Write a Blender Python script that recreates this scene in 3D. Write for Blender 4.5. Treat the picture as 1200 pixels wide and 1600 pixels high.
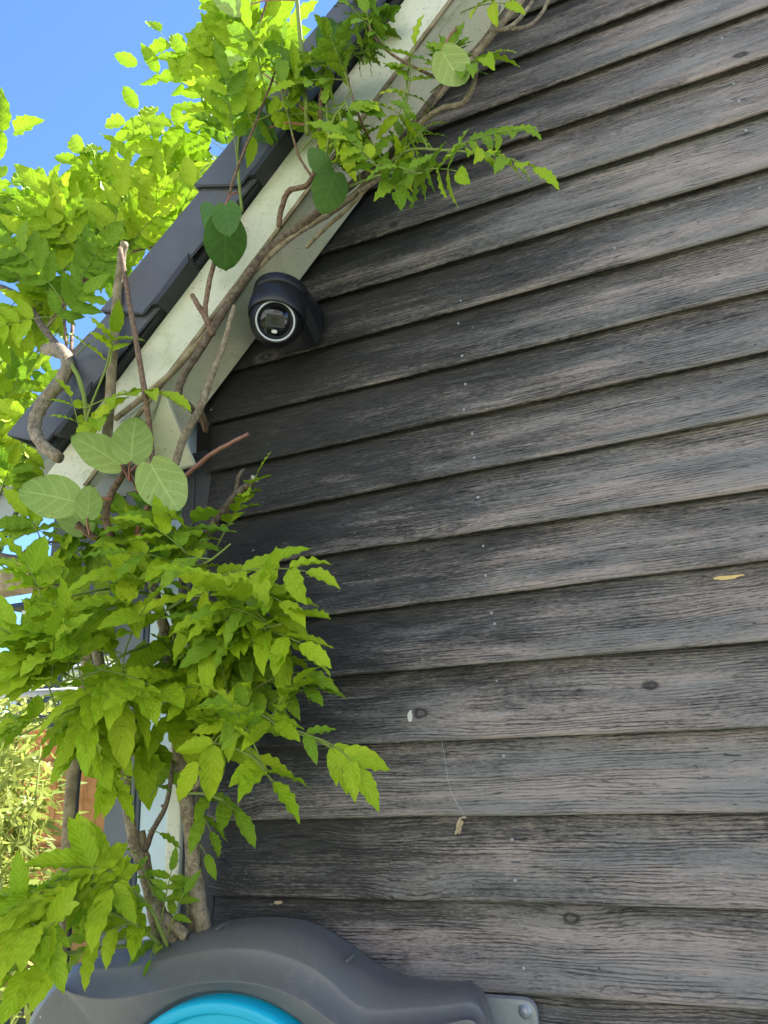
import bpy, bmesh, math, random
import numpy as np
from mathutils import Vector, Matrix

random.seed(7)
SC = bpy.context.scene
for o in list(bpy.data.objects):
    bpy.data.objects.remove(o)
COL = SC.collection
RAD = math.radians

# ------------------------------------------------------------------ camera
F_PX, YAW, PITCH, ROLL = 1044.1, 0.3535, 0.3168, -0.0597     # focal length for a 1200x1600 picture
EYE = Vector((0.0, -1.26, 1.5))
_cy, _sy, _cp, _sp = math.cos(YAW), math.sin(YAW), math.cos(PITCH), math.sin(PITCH)
FW = Vector((-_sy*_cp, _cy*_cp, _sp))
_r0 = Vector((_cy, _sy, 0)); _u0 = _r0.cross(FW)
RT = math.cos(ROLL)*_r0 + math.sin(ROLL)*_u0
UP = -math.sin(ROLL)*_r0 + math.cos(ROLL)*_u0
cam = bpy.data.cameras.new('camera')
cam.sensor_fit = 'VERTICAL'; cam.sensor_height = 36.0; cam.lens = F_PX/1600*36.0
cam.clip_start = 0.02; cam.clip_end = 2000
camo = bpy.data.objects.new('camera', cam); COL.objects.link(camo)
M = Matrix.Identity(4)
for i in range(3):
    M[i][0], M[i][1], M[i][2], M[i][3] = RT[i], UP[i], -FW[i], EYE[i]
camo.matrix_world = M
SC.camera = camo

# ------------------------------------------------------------------ light
SUN_AZ, SUN_EL = RAD(26), RAD(60)            # azimuth from +Y towards +X: behind the gable, a little right
sdir = Vector((math.sin(SUN_AZ)*math.cos(SUN_EL), math.cos(SUN_AZ)*math.cos(SUN_EL), math.sin(SUN_EL)))
W = bpy.data.worlds.new('World'); SC.world = W; W.use_nodes = True
wt = W.node_tree; bg = wt.nodes['Background']
sky = wt.nodes.new('ShaderNodeTexSky'); sky.sky_type = 'NISHITA'; sky.sun_disc = False
sky.sun_elevation = SUN_EL; sky.sun_rotation = SUN_AZ
sky.air_density = 0.6; sky.dust_density = 0.0; sky.ozone_density = 10.0
wt.links.new(sky.outputs[0], bg.inputs[0]); bg.inputs[1].default_value = 0.108
sun = bpy.data.lights.new('sun', 'SUN'); sun.energy = 5.0; sun.angle = RAD(0.5); sun.color = (1.0, 0.95, 0.87)
suno = bpy.data.objects.new('sun', sun); COL.objects.link(suno)
suno.rotation_euler = (-sdir).to_track_quat('-Z', 'Y').to_euler()
SC.view_settings.view_transform = 'Standard'; SC.view_settings.look = 'None'
SC.view_settings.gamma = 1.0; SC.view_settings.use_curve_mapping = False
SC.view_settings.exposure = 2.25
SC.cycles.max_bounces = 10; SC.cycles.transparent_max_bounces = 12

# ------------------------------------------------------------------ helpers
def ray(px, py):
    return FW*F_PX + RT*(px-600) - UP*(py-800)
def at(px, py, Y):
    """world point on the plane y = Y that the survey of the photograph gives"""
    v = ray(px, py)
    return EYE + v*((Y-EYE.y)/v.y)
def mpp(P):
    """metres per photo pixel at a world point"""
    return (P-EYE).dot(FW)/F_PX

def thing(name, label, cat, loc=(0, 0, 0), group=None):
    o = bpy.data.objects.new(name, None); COL.objects.link(o)
    o.location = loc; o.empty_display_size = 0.05
    o['label'] = label; o['category'] = cat
    if group: o['group'] = group
    return o
def tag(o, label, cat, group=None):
    o['label'] = label; o['category'] = cat
    if group: o['group'] = group
    return o
def wloc(o):
    v = Vector(o.location)
    while o.parent:
        o = o.parent; v += Vector(o.location)
    return v
def mesh_from(bm, smooth=True):
    me = bpy.data.meshes.new('mesh'); bm.normal_update(); bm.to_mesh(me); bm.free()
    if smooth:
        for p in me.polygons: p.use_smooth = True
    return me
def obj(name, me, mat, parent=None, loc=(0, 0, 0), kind=None, rot=None):
    """link a mesh whose vertices are relative to loc (world)"""
    if isinstance(me, bmesh.types.BMesh): me = mesh_from(me)
    if mat and not me.materials: me.materials.append(mat)
    o = bpy.data.objects.new(name, me); COL.objects.link(o)
    l = Vector(loc)
    if parent:
        o.parent = parent; l = l - wloc(parent)
    o.location = l
    if rot is not None: o.rotation_euler = rot
    if kind: o['kind'] = kind
    return o
def box(bm, p0, p1, bev=0.0):
    c = [(a+b)/2 for a, b in zip(p0, p1)]; s = [abs(b-a) for a, b in zip(p0, p1)]
    r = bmesh.ops.create_cube(bm, size=1.0, matrix=Matrix.Translation(c) @ Matrix.Diagonal((*s, 1)))
    if bev:
        es = list({e for v in r['verts'] for e in v.link_edges})
        bmesh.ops.bevel(bm, geom=es, offset=bev, segments=2, affect='EDGES', profile=0.6)
def nbox(p0, p1, bev=0.003):
    bm = bmesh.new(); box(bm, p0, p1, bev); return bm
def flat(bm): return mesh_from(bm, False)
def crom(pts, n=6):
    P = [Vector(p) for p in pts]
    if len(P) < 3: return [P[0].lerp(P[-1], i/n) for i in range(n+1)]
    P = [2*P[0]-P[1]] + P + [2*P[-1]-P[-2]]
    out = []
    for i in range(1, len(P)-2):
        a, b, c, d = P[i-1:i+3]
        for k in range(n):
            t = k/n
            out.append(0.5*(2*b+(c-a)*t+(2*a-5*b+4*c-d)*t*t+(-a+3*b-3*c+d)*t**3))
    out.append(P[-2]); return out
def tube_bm(bm, path, radii, sides=8, noise=0.0, rnd=random, cap=True):
    n = len(path); rings = []
    ref = Vector((0.31, 0.87, 0.38)); prev = None
    for i, p in enumerate(path):
        t = (path[min(i+1, n-1)]-path[max(i-1, 0)]).normalized()
        if prev is None:
            a = t.cross(ref).normalized()
        else:
            a = (prev - t*prev.dot(t)).normalized()
        prev = a; b = t.cross(a)
        f = i/(n-1)*(len(radii)-1); j = min(int(f), len(radii)-2) if len(radii) > 1 else 0
        r = radii[j]+(radii[j+1]-radii[j])*(f-j) if len(radii) > 1 else radii[0]
        ring = []
        for k in range(sides):
            an = 2*math.pi*k/sides; rr = r*(1+noise*rnd.uniform(-1, 1))
            ring.append(bm.verts.new(p+(a*math.cos(an)+b*math.sin(an))*rr))
        rings.append(ring)
    for i in range(n-1):
        for k in range(sides):
            bm.faces.new((rings[i][k], rings[i][(k+1) % sides], rings[i+1][(k+1) % sides], rings[i+1][k]))
    if cap:
        bm.faces.new(list(reversed(rings[0]))); bm.faces.new(rings[-1])
def lathe(prof, n=48, closed=True):
    """prof: list of (r, h) revolved about +Z"""
    bm = bmesh.new(); rings = []
    for r, h in prof:
        if r < 1e-6: rings.append([bm.verts.new((0, 0, h))])
        else: rings.append([bm.verts.new((r*math.cos(2*math.pi*k/n), r*math.sin(2*math.pi*k/n), h)) for k in range(n)])
    for a, b in zip(rings, rings[1:]):
        for k in range(n):
            k2 = (k+1) % n
            if len(a) == 1 and len(b) == 1: continue
            if len(a) == 1: bm.faces.new((a[0], b[k], b[k2]))
            elif len(b) == 1: bm.faces.new((a[k], b[0], a[k2]))
            else: bm.faces.new((a[k], b[k], b[k2], a[k2]))
    bmesh.ops.recalc_face_normals(bm, faces=bm.faces)
    return bm

# ------------------------------------------------------------------ materials
class NT:
    def __init__(s, name):
        s.m = bpy.data.materials.new(name); s.m.use_nodes = True
        s.t = s.m.node_tree; s.b = s.t.nodes['Principled BSDF']; s.out = s.t.nodes['Material Output']
    def n(s, typ, **kw):
        nd = s.t.nodes.new(typ)
        for k, v in kw.items(): setattr(nd, k, v)
        return nd
    def l(s, a, b): s.t.links.new(a, b)
    def val(s, inp, v):
        if hasattr(v, 'links') or isinstance(v, bpy.types.NodeSocket): s.l(v, inp)
        else: inp.default_value = v
    def math(s, op, a, b=0.0, c=None, clamp=False):
        nd = s.n('ShaderNodeMath', operation=op, use_clamp=clamp)
        s.val(nd.inputs[0], a); s.val(nd.inputs[1], b)
        if c is not None: s.val(nd.inputs[2], c)
        return nd.outputs[0]
    def mix(s, f, a, b, blend='MIX'):
        nd = s.n('ShaderNodeMix', data_type='RGBA', blend_type=blend)
        s.val(nd.inputs[0], f)
        for i, v in ((6, a), (7, b)):
            if isinstance(v, tuple): nd.inputs[i].default_value = (*v[:3], 1)
            else: s.l(v, nd.inputs[i])
        return nd.outputs[2]
    def ramp(s, f, lo, hi, a=0.0, b=1.0, smooth=True):
        nd = s.n('ShaderNodeMapRange', interpolation_type='SMOOTHSTEP' if smooth else 'LINEAR')
        s.val(nd.inputs[0], f)
        for i, v in zip((1, 2, 3, 4), (lo, hi, a, b)): nd.inputs[i].default_value = v
        return nd.outputs[0]
    def mapping(s, vec, scale=(1, 1, 1), loc=(0, 0, 0)):
        nd = s.n('ShaderNodeMapping'); s.l(vec, nd.inputs[0])
        nd.inputs['Scale'].default_value = scale; nd.inputs['Location'].default_value = loc
        return nd.outputs[0]
    def noise(s, vec, scale=5.0, detail=4.0, rough=0.55, dist=0.0, out=0):
        nd = s.n('ShaderNodeTexNoise'); s.l(vec, nd.inputs['Vector'])
        nd.inputs['Scale'].default_value = scale; nd.inputs['Detail'].default_value = detail
        nd.inputs['Roughness'].default_value = rough; nd.inputs['Distortion'].default_value = dist
        return nd.outputs[out]
    def bump(s, h, strength=0.3, dist=0.002):
        nd = s.n('ShaderNodeBump'); nd.inputs['Strength'].default_value = strength; nd.inputs['Distance'].default_value = dist
        s.l(h, nd.inputs['Height']); s.l(nd.outputs[0], s.b.inputs['Normal']); return nd.outputs[0]
    def set(s, **kw):
        for k, v in kw.items():
            inp = s.b.inputs[k.replace('_', ' ')]
            if isinstance(v, tuple): inp.default_value = (*v[:3], 1)
            else: s.val(inp, v)
        return s

def simple(name, col, rough=0.5, metal=0.0, var=0.15, scale=20, bump=0.0, spec=0.5):
    s = NT(name); co = s.n('ShaderNodeTexCoord').outputs['Object']
    nz = s.noise(co, scale, 5)
    d = tuple(c*(1-var) for c in col); h = tuple(min(1, c*(1+var)) for c in col)
    s.l(s.mix(nz, d, h), s.b.inputs['Base Color'])
    s.set(Roughness=rough, Metallic=metal); s.b.inputs['Specular IOR Level'].default_value = spec
    if bump: s.bump(s.noise(co, scale*12, 3), bump, 0.001)
    return s.m

def wood_board_mat():
    s = NT('black_stained_wood')
    uv = s.n('ShaderNodeUVMap').outputs[0]
    sep = s.n('ShaderNodeSeparateXYZ'); s.l(uv, sep.inputs[0]); u, v = sep.outputs[0], sep.outputs[1]
    # knots: sparse stretched cells
    kv = s.n('ShaderNodeTexVoronoi', feature='F1'); s.l(s.mapping(uv, (4.2, 7.5, 1)), kv.inputs['Vector'])
    kv.inputs['Scale'].default_value = 1.0; kv.inputs['Randomness'].default_value = 1.0
    kd = kv.outputs['Distance']; kc = s.n('ShaderNodeSeparateXYZ'); s.l(kv.outputs['Color'], kc.inputs[0])
    kd = s.math('ADD', kd, s.math('MULTIPLY', s.math('SUBTRACT', s.noise(s.mapping(uv, (60, 90, 1)), 1.0, 3), 0.5), 0.07))
    keep = s.ramp(kc.outputs[0], 0.26, 0.30)                       # most cells have no knot
    near = s.math('MULTIPLY', s.ramp(kd, 0.55, 0.0), keep)
    # grain lines bend round the knots and wander slowly
    wob = s.noise(s.mapping(uv, (1.6, 9, 1)), 1.0, 3)
    bend = s.math('MULTIPLY', near, s.math('SUBTRACT', kc.outputs[1], 0.5))
    v2 = s.math('ADD', v, s.math('ADD', s.math('MULTIPLY', wob, 0.03), s.math('MULTIPLY', bend, 0.035)))
    cb = s.n('ShaderNodeCombineXYZ'); s.l(u, cb.inputs[0]); s.l(v2, cb.inputs[1])
    g = cb.outputs[0]
    rings = s.noise(s.mapping(g, (5.0, 210, 1)), 1.0, 5, 0.68)      # growth-ring streaks
    fine = s.noise(s.mapping(g, (70, 520, 1)), 1.0, 3, 0.7)       # fibres
    check = s.noise(s.mapping(g, (26, 240, 1), (3, 9, 0)), 1.0, 5, 0.72, 0.8)
    blotch = s.noise(s.mapping(g, (3.4, 22, 1), (5, 2, 0)), 1.0, 7, 0.72, 0.5)
    lines = s.math('SINE', s.math('ADD', s.math('MULTIPLY', v2, 1150.0), s.math('MULTIPLY', s.noise(s.mapping(g, (7, 60, 1), (2, 4, 0)), 1.0, 4, 0.6), 16.0)))
    line = s.math('MULTIPLY', s.ramp(lines, 0.35, 0.95), s.ramp(s.noise(s.mapping(uv, (6, 30, 1), (4, 4, 0)), 1.0, 3), 0.38, 0.6))
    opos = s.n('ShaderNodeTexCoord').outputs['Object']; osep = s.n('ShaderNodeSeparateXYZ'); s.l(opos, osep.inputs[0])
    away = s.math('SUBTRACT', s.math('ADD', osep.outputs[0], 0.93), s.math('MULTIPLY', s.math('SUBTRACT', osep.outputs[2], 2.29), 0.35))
    stain_glare = s.ramp(s.math('ADD', away, s.math('MULTIPLY', s.math('SUBTRACT', blotch, 0.5), 0.5)), 0.1, 1.25)    # stain kept under the overhang; glare at the right painted in as paler wood
    big = s.noise(s.mapping(uv, (1.1, 6, 1), (1, 7, 0)), 1.0, 3, 0.5)
    edge = s.ramp(s.math('ADD', v, s.math('MULTIPLY', s.math('SUBTRACT', big, 0.5), 0.09)), 0.125, 0.055, 0.0, 1.0)                        # lower half weathered most; shade under the lip above painted into the upper part
    wear_light = s.math('ADD', s.math('MULTIPLY', blotch, 0.85), s.math('MULTIPLY', big, 0.42))
    wear_light = s.math('ADD', wear_light, s.math('MULTIPLY', stain_glare, 0.45))
    wear_light = s.math('SUBTRACT', wear_light, s.math('MULTIPLY', line, 0.18))
    brd = s.n('ShaderNodeObjectInfo').outputs['Random']
    wear_light = s.math('ADD', wear_light, s.math('MULTIPLY', s.math('SUBTRACT', brd, 0.55), 0.20))
    wear_light = s.math('ADD', wear_light, s.math('MULTIPLY', edge, 0.20))
    wear_light = s.math('ADD', wear_light, s.math('MULTIPLY', s.math('SUBTRACT', rings, 0.5), 0.62))
    wear_light = s.math('ADD', wear_light, s.math('MULTIPLY', s.math('SUBTRACT', fine, 0.5), 0.95))
    lipw = s.math('MULTIPLY', s.ramp(v, 0.012, 0.002), s.ramp(s.noise(s.mapping(uv, (9, 40, 1)), 1.0, 4), 0.35, 0.7))
    wear_light = s.math('ADD', wear_light, s.math('MULTIPLY', lipw, 0.16))
    w1 = s.ramp(wear_light, 0.82, 1.42)
    tint = s.noise(s.mapping(uv, (2.3, 20, 1), (8, 3, 0)), 1.0, 3)
    pale = s.mix(s.ramp(tint, 0.4, 0.62), (0.250, 0.236, 0.226), (0.375, 0.312, 0.280))
    dark = s.mix(s.ramp(check, 0.35, 0.65), (0.027, 0.0255, 0.0250), (0.080, 0.074, 0.071))
    dark = s.mix(stain_glare, s.mix(s.ramp(check, 0.35, 0.65), (0.018, 0.018, 0.017), (0.034, 0.033, 0.031)), dark)
    col = s.mix(w1, dark, pale)
    col = s.mix(s.math('MULTIPLY', line, 0.3), col, (0.022, 0.021, 0.020))
    crack = s.ramp(check, 0.39, 0.31)
    col = s.mix(s.math('MULTIPLY', crack, 0.75), col, (0.014, 0.014, 0.015))
    # knot body with its own rings
    kr = s.math('SINE', s.math('MULTIPLY', kd, 95.0))
    kbody = s.math('MULTIPLY', s.ramp(s.math('ADD', kd, s.math('MULTIPLY', fine, 0.03)), 0.105, 0.075), keep)
    kcol = s.mix(s.ramp(kr, -0.6, 0.9), (0.035, 0.033, 0.033), (0.13, 0.115, 0.105))
    col = s.mix(s.math('MULTIPLY', kbody, 0.85), col, kcol)
    halo = s.math('MULTIPLY', s.math('MULTIPLY', s.ramp(kd, 0.19, 0.10), s.ramp(kd, 0.07, 0.11)), keep)
    col = s.mix(s.math('MULTIPLY', s.math('MULTIPLY', halo, s.ramp(rings, 0.3, 0.6)), 0.5), col, (0.25, 0.22, 0.2))
    # dust specks and droppings
    sp = s.n('ShaderNodeTexVoronoi', feature='F1'); s.l(uv, sp.inputs['Vector']); sp.inputs['Scale'].default_value = 55
    spc = s.n('ShaderNodeSeparateXYZ'); s.l(sp.outputs['Color'], spc.inputs[0])
    speck = s.math('MULTIPLY', s.ramp(sp.outputs['Distance'], 0.075, 0.04), s.ramp(spc.outputs[0], 0.90, 0.92))
    col = s.mix(s.math('MULTIPLY', speck, 0.7), col, (0.5, 0.49, 0.46))
    s.l(col, s.b.inputs['Base Color'])
    s.l(s.ramp(w1, 0, 1, 0.62, 0.85, False), s.b.inputs['Roughness'])
    s.b.inputs['Specular IOR Level'].default_value = 0.3
    h = s.math('ADD', s.math('MULTIPLY', rings, 0.5), s.math('MULTIPLY', fine, 0.35))
    h = s.math('SUBTRACT', h, s.math('ADD', s.math('MULTIPLY', crack, 0.55), s.math('MULTIPLY', line, 0.3)))
    h = s.math('ADD', h, s.math('MULTIPLY', s.math('MULTIPLY', kr, kbody), 0.12))
    s.bump(h, 1.0, 0.0036)
    return s.m

def leaf_mat(name, c_lo, c_hi, t_lo, t_hi, under=None, nveins=7.5, slant=2.0, trans=0.38, rough=0.5, vt=0.55, vb=0.38):
    s = NT(name)
    uv = s.n('ShaderNodeUVMap').outputs[0]
    sep = s.n('ShaderNodeSeparateXYZ'); s.l(uv, sep.inputs[0]); u, v = sep.outputs[0], sep.outputs[1]
    a = s.math('MULTIPLY', s.math('ABSOLUTE', s.math('SUBTRACT', v, 0.5)), 2.0)
    sv = s.math('FRACT', s.math('SUBTRACT', s.math('MULTIPLY', u, nveins), s.math('MULTIPLY', a, slant)))
    dv = s.math('MULTIPLY', s.math('ABSOLUTE', s.math('SUBTRACT', sv, 0.5)), 2.0)        # 0 on a side vein
    side = s.ramp(dv, 0.22, 0.04); mid = s.ramp(a, 0.07, 0.02)
    vein = s.math('MAXIMUM', s.math('MULTIPLY', side, 0.7), mid)
    dmg = s.n('ShaderNodeTexNoise', noise_dimensions='4D'); s.l(uv, dmg.inputs['Vector']); dmg.inputs['Scale'].default_value = 5.0; dmg.inputs['Detail'].default_value = 4.0
    oi = s.n('ShaderNodeObjectInfo').outputs['Random']
    co = s.n('ShaderNodeTexCoord').outputs['Object']
    blot = s.noise(co, 38.0, 3)
    f = s.math('ADD', s.math('MULTIPLY', oi, 0.75), s.math('MULTIPLY', s.math('SUBTRACT', blot, 0.4), 0.6), clamp=True)
    s.l(s.math('MULTIPLY', oi, 60.0), dmg.inputs['W'])
    brown = s.math('MULTIPLY', s.ramp(s.math('ADD', dmg.outputs[0], s.math('MULTIPLY', a, 0.10)), 0.735, 0.775), 0.8)
    base = s.mix(f, c_lo, c_hi); tr = s.mix(f, t_lo, t_hi)
    pale = tuple(min(1, c*1.35+0.03) for c in c_hi)
    base = s.mix(s.math('MULTIPLY', vein, 0.30), base, pale)
    tr = s.mix(s.math('MULTIPLY', s.ramp(dv, 0.3, 0.95), vt), tr, tuple(c*0.55 for c in t_lo))
    if under:
        bf = s.n('ShaderNodeNewGeometry').outputs['Backfacing']
        net = s.n('ShaderNodeTexVoronoi', feature='DISTANCE_TO_EDGE'); s.l(s.mapping(uv, (16, 12, 1)), net.inputs['Vector']); net.inputs['Scale'].default_value = 1.0
        vn = s.math('MAXIMUM', s.math('MULTIPLY', vein, 0.75), s.math('MULTIPLY', s.ramp(net.outputs['Distance'], 0.10, 0.02), 0.28))
        ub = s.mix(vn, under, tuple(min(1, c*1.5+0.05) for c in under))
        base = s.mix(bf, base, ub)
    base = s.mix(brown, base, (0.22, 0.13, 0.05)); tr = s.mix(brown, tr, (0.14, 0.07, 0.02))
    s.l(base, s.b.inputs['Base Color']); s.set(Roughness=rough); s.b.inputs['Specular IOR Level'].default_value = 0.2
    hb = s.math('SUBTRACT', s.math('MULTIPLY', s.ramp(dv, 0.0, 0.9), 0.6), s.math('MULTIPLY', mid, 0.8))
    nb = s.bump(hb, vb, 0.0016)
    td = s.n('ShaderNodeBsdfTranslucent'); s.l(tr, td.inputs[0]); s.l(nb, td.inputs[1])
    mx = s.n('ShaderNodeMixShader'); mx.inputs[0].default_value = trans
    s.l(s.b.outputs[0], mx.inputs[1]); s.l(td.outputs[0], mx.inputs[2]); s.l(mx.outputs[0], s.out.inputs[0])
    return s.m

def bark_mat(name, dark, light, scale=60, spots=True):
    s = NT(name); co = s.n('ShaderNodeTexCoord').outputs['Object']
    a = s.noise(co, scale, 6, 0.65); b = s.noise(s.mapping(co, (1, 1, .25)), scale*2.4, 3)
    col = s.mix(s.ramp(a, 0.3, 0.7), dark, light)
    col = s.mix(s.ramp(b, 0.55, 0.75, 0, 0.5), col, tuple(c*0.45 for c in dark))
    h = s.math('ADD', a, s.math('MULTIPLY', b, 0.6))
    if spots:
        vo = s.n('ShaderNodeTexVoronoi'); s.l(co, vo.inputs['Vector']); vo.inputs['Scale'].default_value = 230
        sp = s.ramp(vo.outputs['Distance'], 0.40, 0.22)
        pick = s.ramp(s.noise(co, 90, 2), 0.45, 0.6)
        sp = s.math('MULTIPLY', sp, pick)
        col = s.mix(s.math('MULTIPLY', sp, 0.8), col, tuple(min(1, c*1.6+.03) for c in light))
        h = s.math('ADD', h, s.math('MULTIPLY', sp, 0.5))
    s.l(col, s.b.inputs['Base Color']); s.set(Roughness=0.85); s.b.inputs['Specular IOR Level'].default_value = 0.2
    s.bump(h, 0.8, 0.003); return s.m

def cream_mat():
    s = NT('cream_painted_board'); co = s.n('ShaderNodeTexCoord').outputs['Object']
    a = s.noise(co, 5, 5, 0.6); b = s.noise(s.mapping(co, (9, 9, 9)), 1.5, 6, 0.7, 0.8); c = s.noise(co, 130, 3)
    col = s.mix(s.ramp(a, 0.35, 0.68), (0.56, 0.585, 0.43), (0.68, 0.655, 0.51))
    col = s.mix(s.ramp(b, 0.48, 0.72, 0, 0.65), col, (0.38, 0.43, 0.22))            # algae film
    col = s.mix(s.ramp(c, 0.60, 0.72, 0, 0.55), col, (0.23, 0.20, 0.13))           # dirt specks
    s.l(col, s.b.inputs['Base Color']); s.set(Roughness=0.55); s.bump(c, 0.12, 0.001); return s.m

def reel_mat():
    s = NT('dark_grey_reel_plastic'); co = s.n('ShaderNodeTexCoord').outputs['Object']
    a = s.noise(co, 9, 6, 0.6); c = s.noise(co, 420, 2)
    col = s.mix(a, (0.108, 0.108, 0.106), (0.142, 0.141, 0.138))
    dust = s.ramp(s.noise(s.mapping(co, (40, 40, 14), (3, 1, 2)), 1.0, 6, 0.7, 0.6), 0.52, 0.75, 0, 0.35)
    col = s.mix(dust, col, (0.24, 0.235, 0.22))
    vo = s.n('ShaderNodeTexVoronoi'); s.l(co, vo.inputs['Vector']); vo.inputs['Scale'].default_value = 38
    pk = s.n('ShaderNodeSeparateXYZ'); s.l(vo.outputs['Color'], pk.inputs[0])
    sp = s.math('MULTIPLY', s.ramp(vo.outputs['Distance'], 0.085, 0.05), s.ramp(pk.outputs[0], 0.72, 0.74))
    col = s.mix(s.math('MULTIPLY', sp, 0.75), col, (0.55, 0.54, 0.5))
    scr = s.ramp(s.noise(s.mapping(co, (9, 60, 260), (1, 5, 2)), 1.0, 3, 0.6), 0.68, 0.74, 0, 0.25)
    col = s.mix(scr, col, (0.28, 0.28, 0.28))
    s.l(col, s.b.inputs['Base Color']); s.l(s.math('ADD', s.math('MULTIPLY', dust, 0.6), 0.44), s.b.inputs['Roughness'])
    s.bump(c, 0.14, 0.0006); return s.m

def glass_mat():
    s = NT('window_glass')
    g = s.n('ShaderNodeBsdfGlossy'); g.inputs['Roughness'].default_value = 0.03
    t = s.n('ShaderNodeBsdfTransparent'); t.inputs[0].default_value = (0.92, 0.95, 0.94, 1)
    mx = s.n('ShaderNodeMixShader'); mx.inputs[0].default_value = 0.045
    s.l(t.outputs[0], mx.inputs[1]); s.l(g.outputs[0], mx.inputs[2]); s.l(mx.outputs[0], s.out.inputs[0]); return s.m

MT = {}
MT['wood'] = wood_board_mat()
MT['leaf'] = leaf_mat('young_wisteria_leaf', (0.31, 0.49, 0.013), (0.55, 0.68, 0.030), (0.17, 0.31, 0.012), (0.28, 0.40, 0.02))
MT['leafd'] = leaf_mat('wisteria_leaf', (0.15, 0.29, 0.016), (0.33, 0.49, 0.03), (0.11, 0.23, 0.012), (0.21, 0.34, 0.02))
MT['kiwi'] = leaf_mat('kiwi_leaf', (0.06, 0.14, 0.03), (0.10, 0.21, 0.045), (0.13, 0.28, 0.03), (0.25, 0.42, 0.05),
                      under=(0.36, 0.47, 0.14), nveins=4.6, slant=1.5, trans=0.35, vt=0.2, vb=0.22)
MT['bamboo'] = leaf_mat('bamboo_leaf', (0.20, 0.27, 0.05), (0.46, 0.44, 0.14), (0.26, 0.32, 0.05), (0.50, 0.48, 0.15), nveins=1.0, slant=0.0)
MT['bark'] = bark_mat('wisteria_bark', (0.15, 0.115, 0.075), (0.36, 0.295, 0.205))
MT['barkd'] = bark_mat('old_vine_bark', (0.075, 0.055, 0.04), (0.21, 0.165, 0.12), 80, False)
MT['twig'] = bark_mat('brown_twig_bark', (0.12, 0.07, 0.045), (0.25, 0.17, 0.11), 120)
MT['red'] = simple('red_twig_skin', (0.25, 0.115, 0.08), 0.6, var=0.3, scale=90, bump=0.2)
MT['petiole'] = simple('red_petiole_skin', (0.36, 0.13, 0.09), 0.5, var=0.35, scale=60)
MT['stalk'] = simple('green_leaf_stalk', (0.20, 0.26, 0.05), 0.85, var=0.3, scale=40)
MT['cut'] = simple('fresh_cut_wood', (0.55, 0.47, 0.34), 0.8, var=0.2, scale=150)
MT['pole'] = bark_mat('weathered_cane', (0.16, 0.125, 0.07), (0.34, 0.28, 0.17), 30, False)
MT['cream'] = cream_mat()
MT['slate'] = simple('grey_verge_plastic', (0.088, 0.092, 0.104), 0.6, var=0.34, scale=13, bump=0.3)
MT['tiledark'] = simple('black_roof_tile', (0.028, 0.03, 0.034), 0.6, var=0.3, scale=20, bump=0.2)
MT['black'] = simple('black_camera_paint', (0.008, 0.008, 0.010), 0.42, var=0.1, scale=30, bump=0.05)
MT['gloss'] = simple('black_glass', (0.006, 0.006, 0.007), 0.08, var=0.0)
MT['lensgrey'] = simple('grey_lens_bezel', (0.050, 0.051, 0.052), 0.55, var=0.1)
MT['windowgrey'] = simple('dark_lens_window', (0.022, 0.023, 0.024), 0.35, var=0.1)
MT['ring'] = simple('pale_grey_ring', (0.52, 0.55, 0.58), 0.45, var=0.04)
MT['lamp'] = simple('white_lamp_lens', (0.62, 0.61, 0.56), 0.3, var=0.05)
MT['reel'] = reel_mat()
MT['cyan'] = simple('cyan_reel_plastic', (0.0, 0.40, 0.60), 0.42, var=0.05, scale=8)
MT['galv'] = simple('cast_metal', (0.44, 0.46, 0.48), 0.48, metal=0.6, var=0.14, scale=45, bump=0.25)
MT['steel'] = simple('screw_steel', (0.34, 0.36, 0.385), 0.5, metal=0.4, var=0.25, scale=400)
MT['greypaint'] = simple('slate_grey_paint', (0.115, 0.135, 0.16), 0.5, var=0.1, scale=14, bump=0.08)
MT['darkgrey'] = simple('dark_grey_edge_paint', (0.045, 0.06, 0.085), 0.5, var=0.1, scale=14)
MT['paleblue'] = simple('pale_blue_paint', (0.52, 0.65, 0.73), 0.4, var=0.06, scale=12, bump=0.05)
MT['gutter'] = simple('grey_gutter_plastic', (0.30, 0.33, 0.33), 0.45, var=0.2, scale=11, bump=0.1)
MT['brown'] = bark_mat('brown_fence_wood', (0.38, 0.13, 0.05), (0.62, 0.27, 0.10), 8, False)
MT['orange'] = bark_mat('orange_fence_rail', (0.42, 0.17, 0.06), (0.62, 0.30, 0.12), 8, False)
MT['shedblack'] = simple('black_cladding', (0.035, 0.037, 0.043), 0.6, var=0.2)
MT['white'] = simple('white_trim_paint', (0.78, 0.78, 0.76), 0.5, var=0.05)
MT['beam'] = bark_mat('weathered_pergola_beam', (0.20, 0.155, 0.09), (0.40, 0.33, 0.20), 22, False)
MT['rod'] = simple('black_cable_skin', (0.02, 0.022, 0.025), 0.5, var=0.1)
MT['dry'] = simple('dry_tan_leaf', (0.50, 0.38, 0.24), 0.8, var=0.3, scale=120)
MT['yellowwood'] = simple('bare_yellow_wood', (0.62, 0.45, 0.18), 0.8, var=0.2, scale=120)
MT['silk'] = simple('pale_silk', (0.6, 0.6, 0.58), 0.7, var=0.1)
MT['paving'] = simple('pale_paving', (0.50, 0.47, 0.42), 0.85, var=0.2, scale=4, bump=0.3)
MT['grass'] = simple('lawn_green', (0.10, 0.115, 0.05), 0.9, var=0.4, scale=3, bump=0.4)
MT['render'] = simple('pale_render', (0.72, 0.70, 0.65), 0.8, var=0.08)
MT['hedge'] = simple('hedge_leaf_mass', (0.045, 0.075, 0.022), 0.8, var=0.5, scale=25, bump=0.6)
MT['glass'] = glass_mat()

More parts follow.
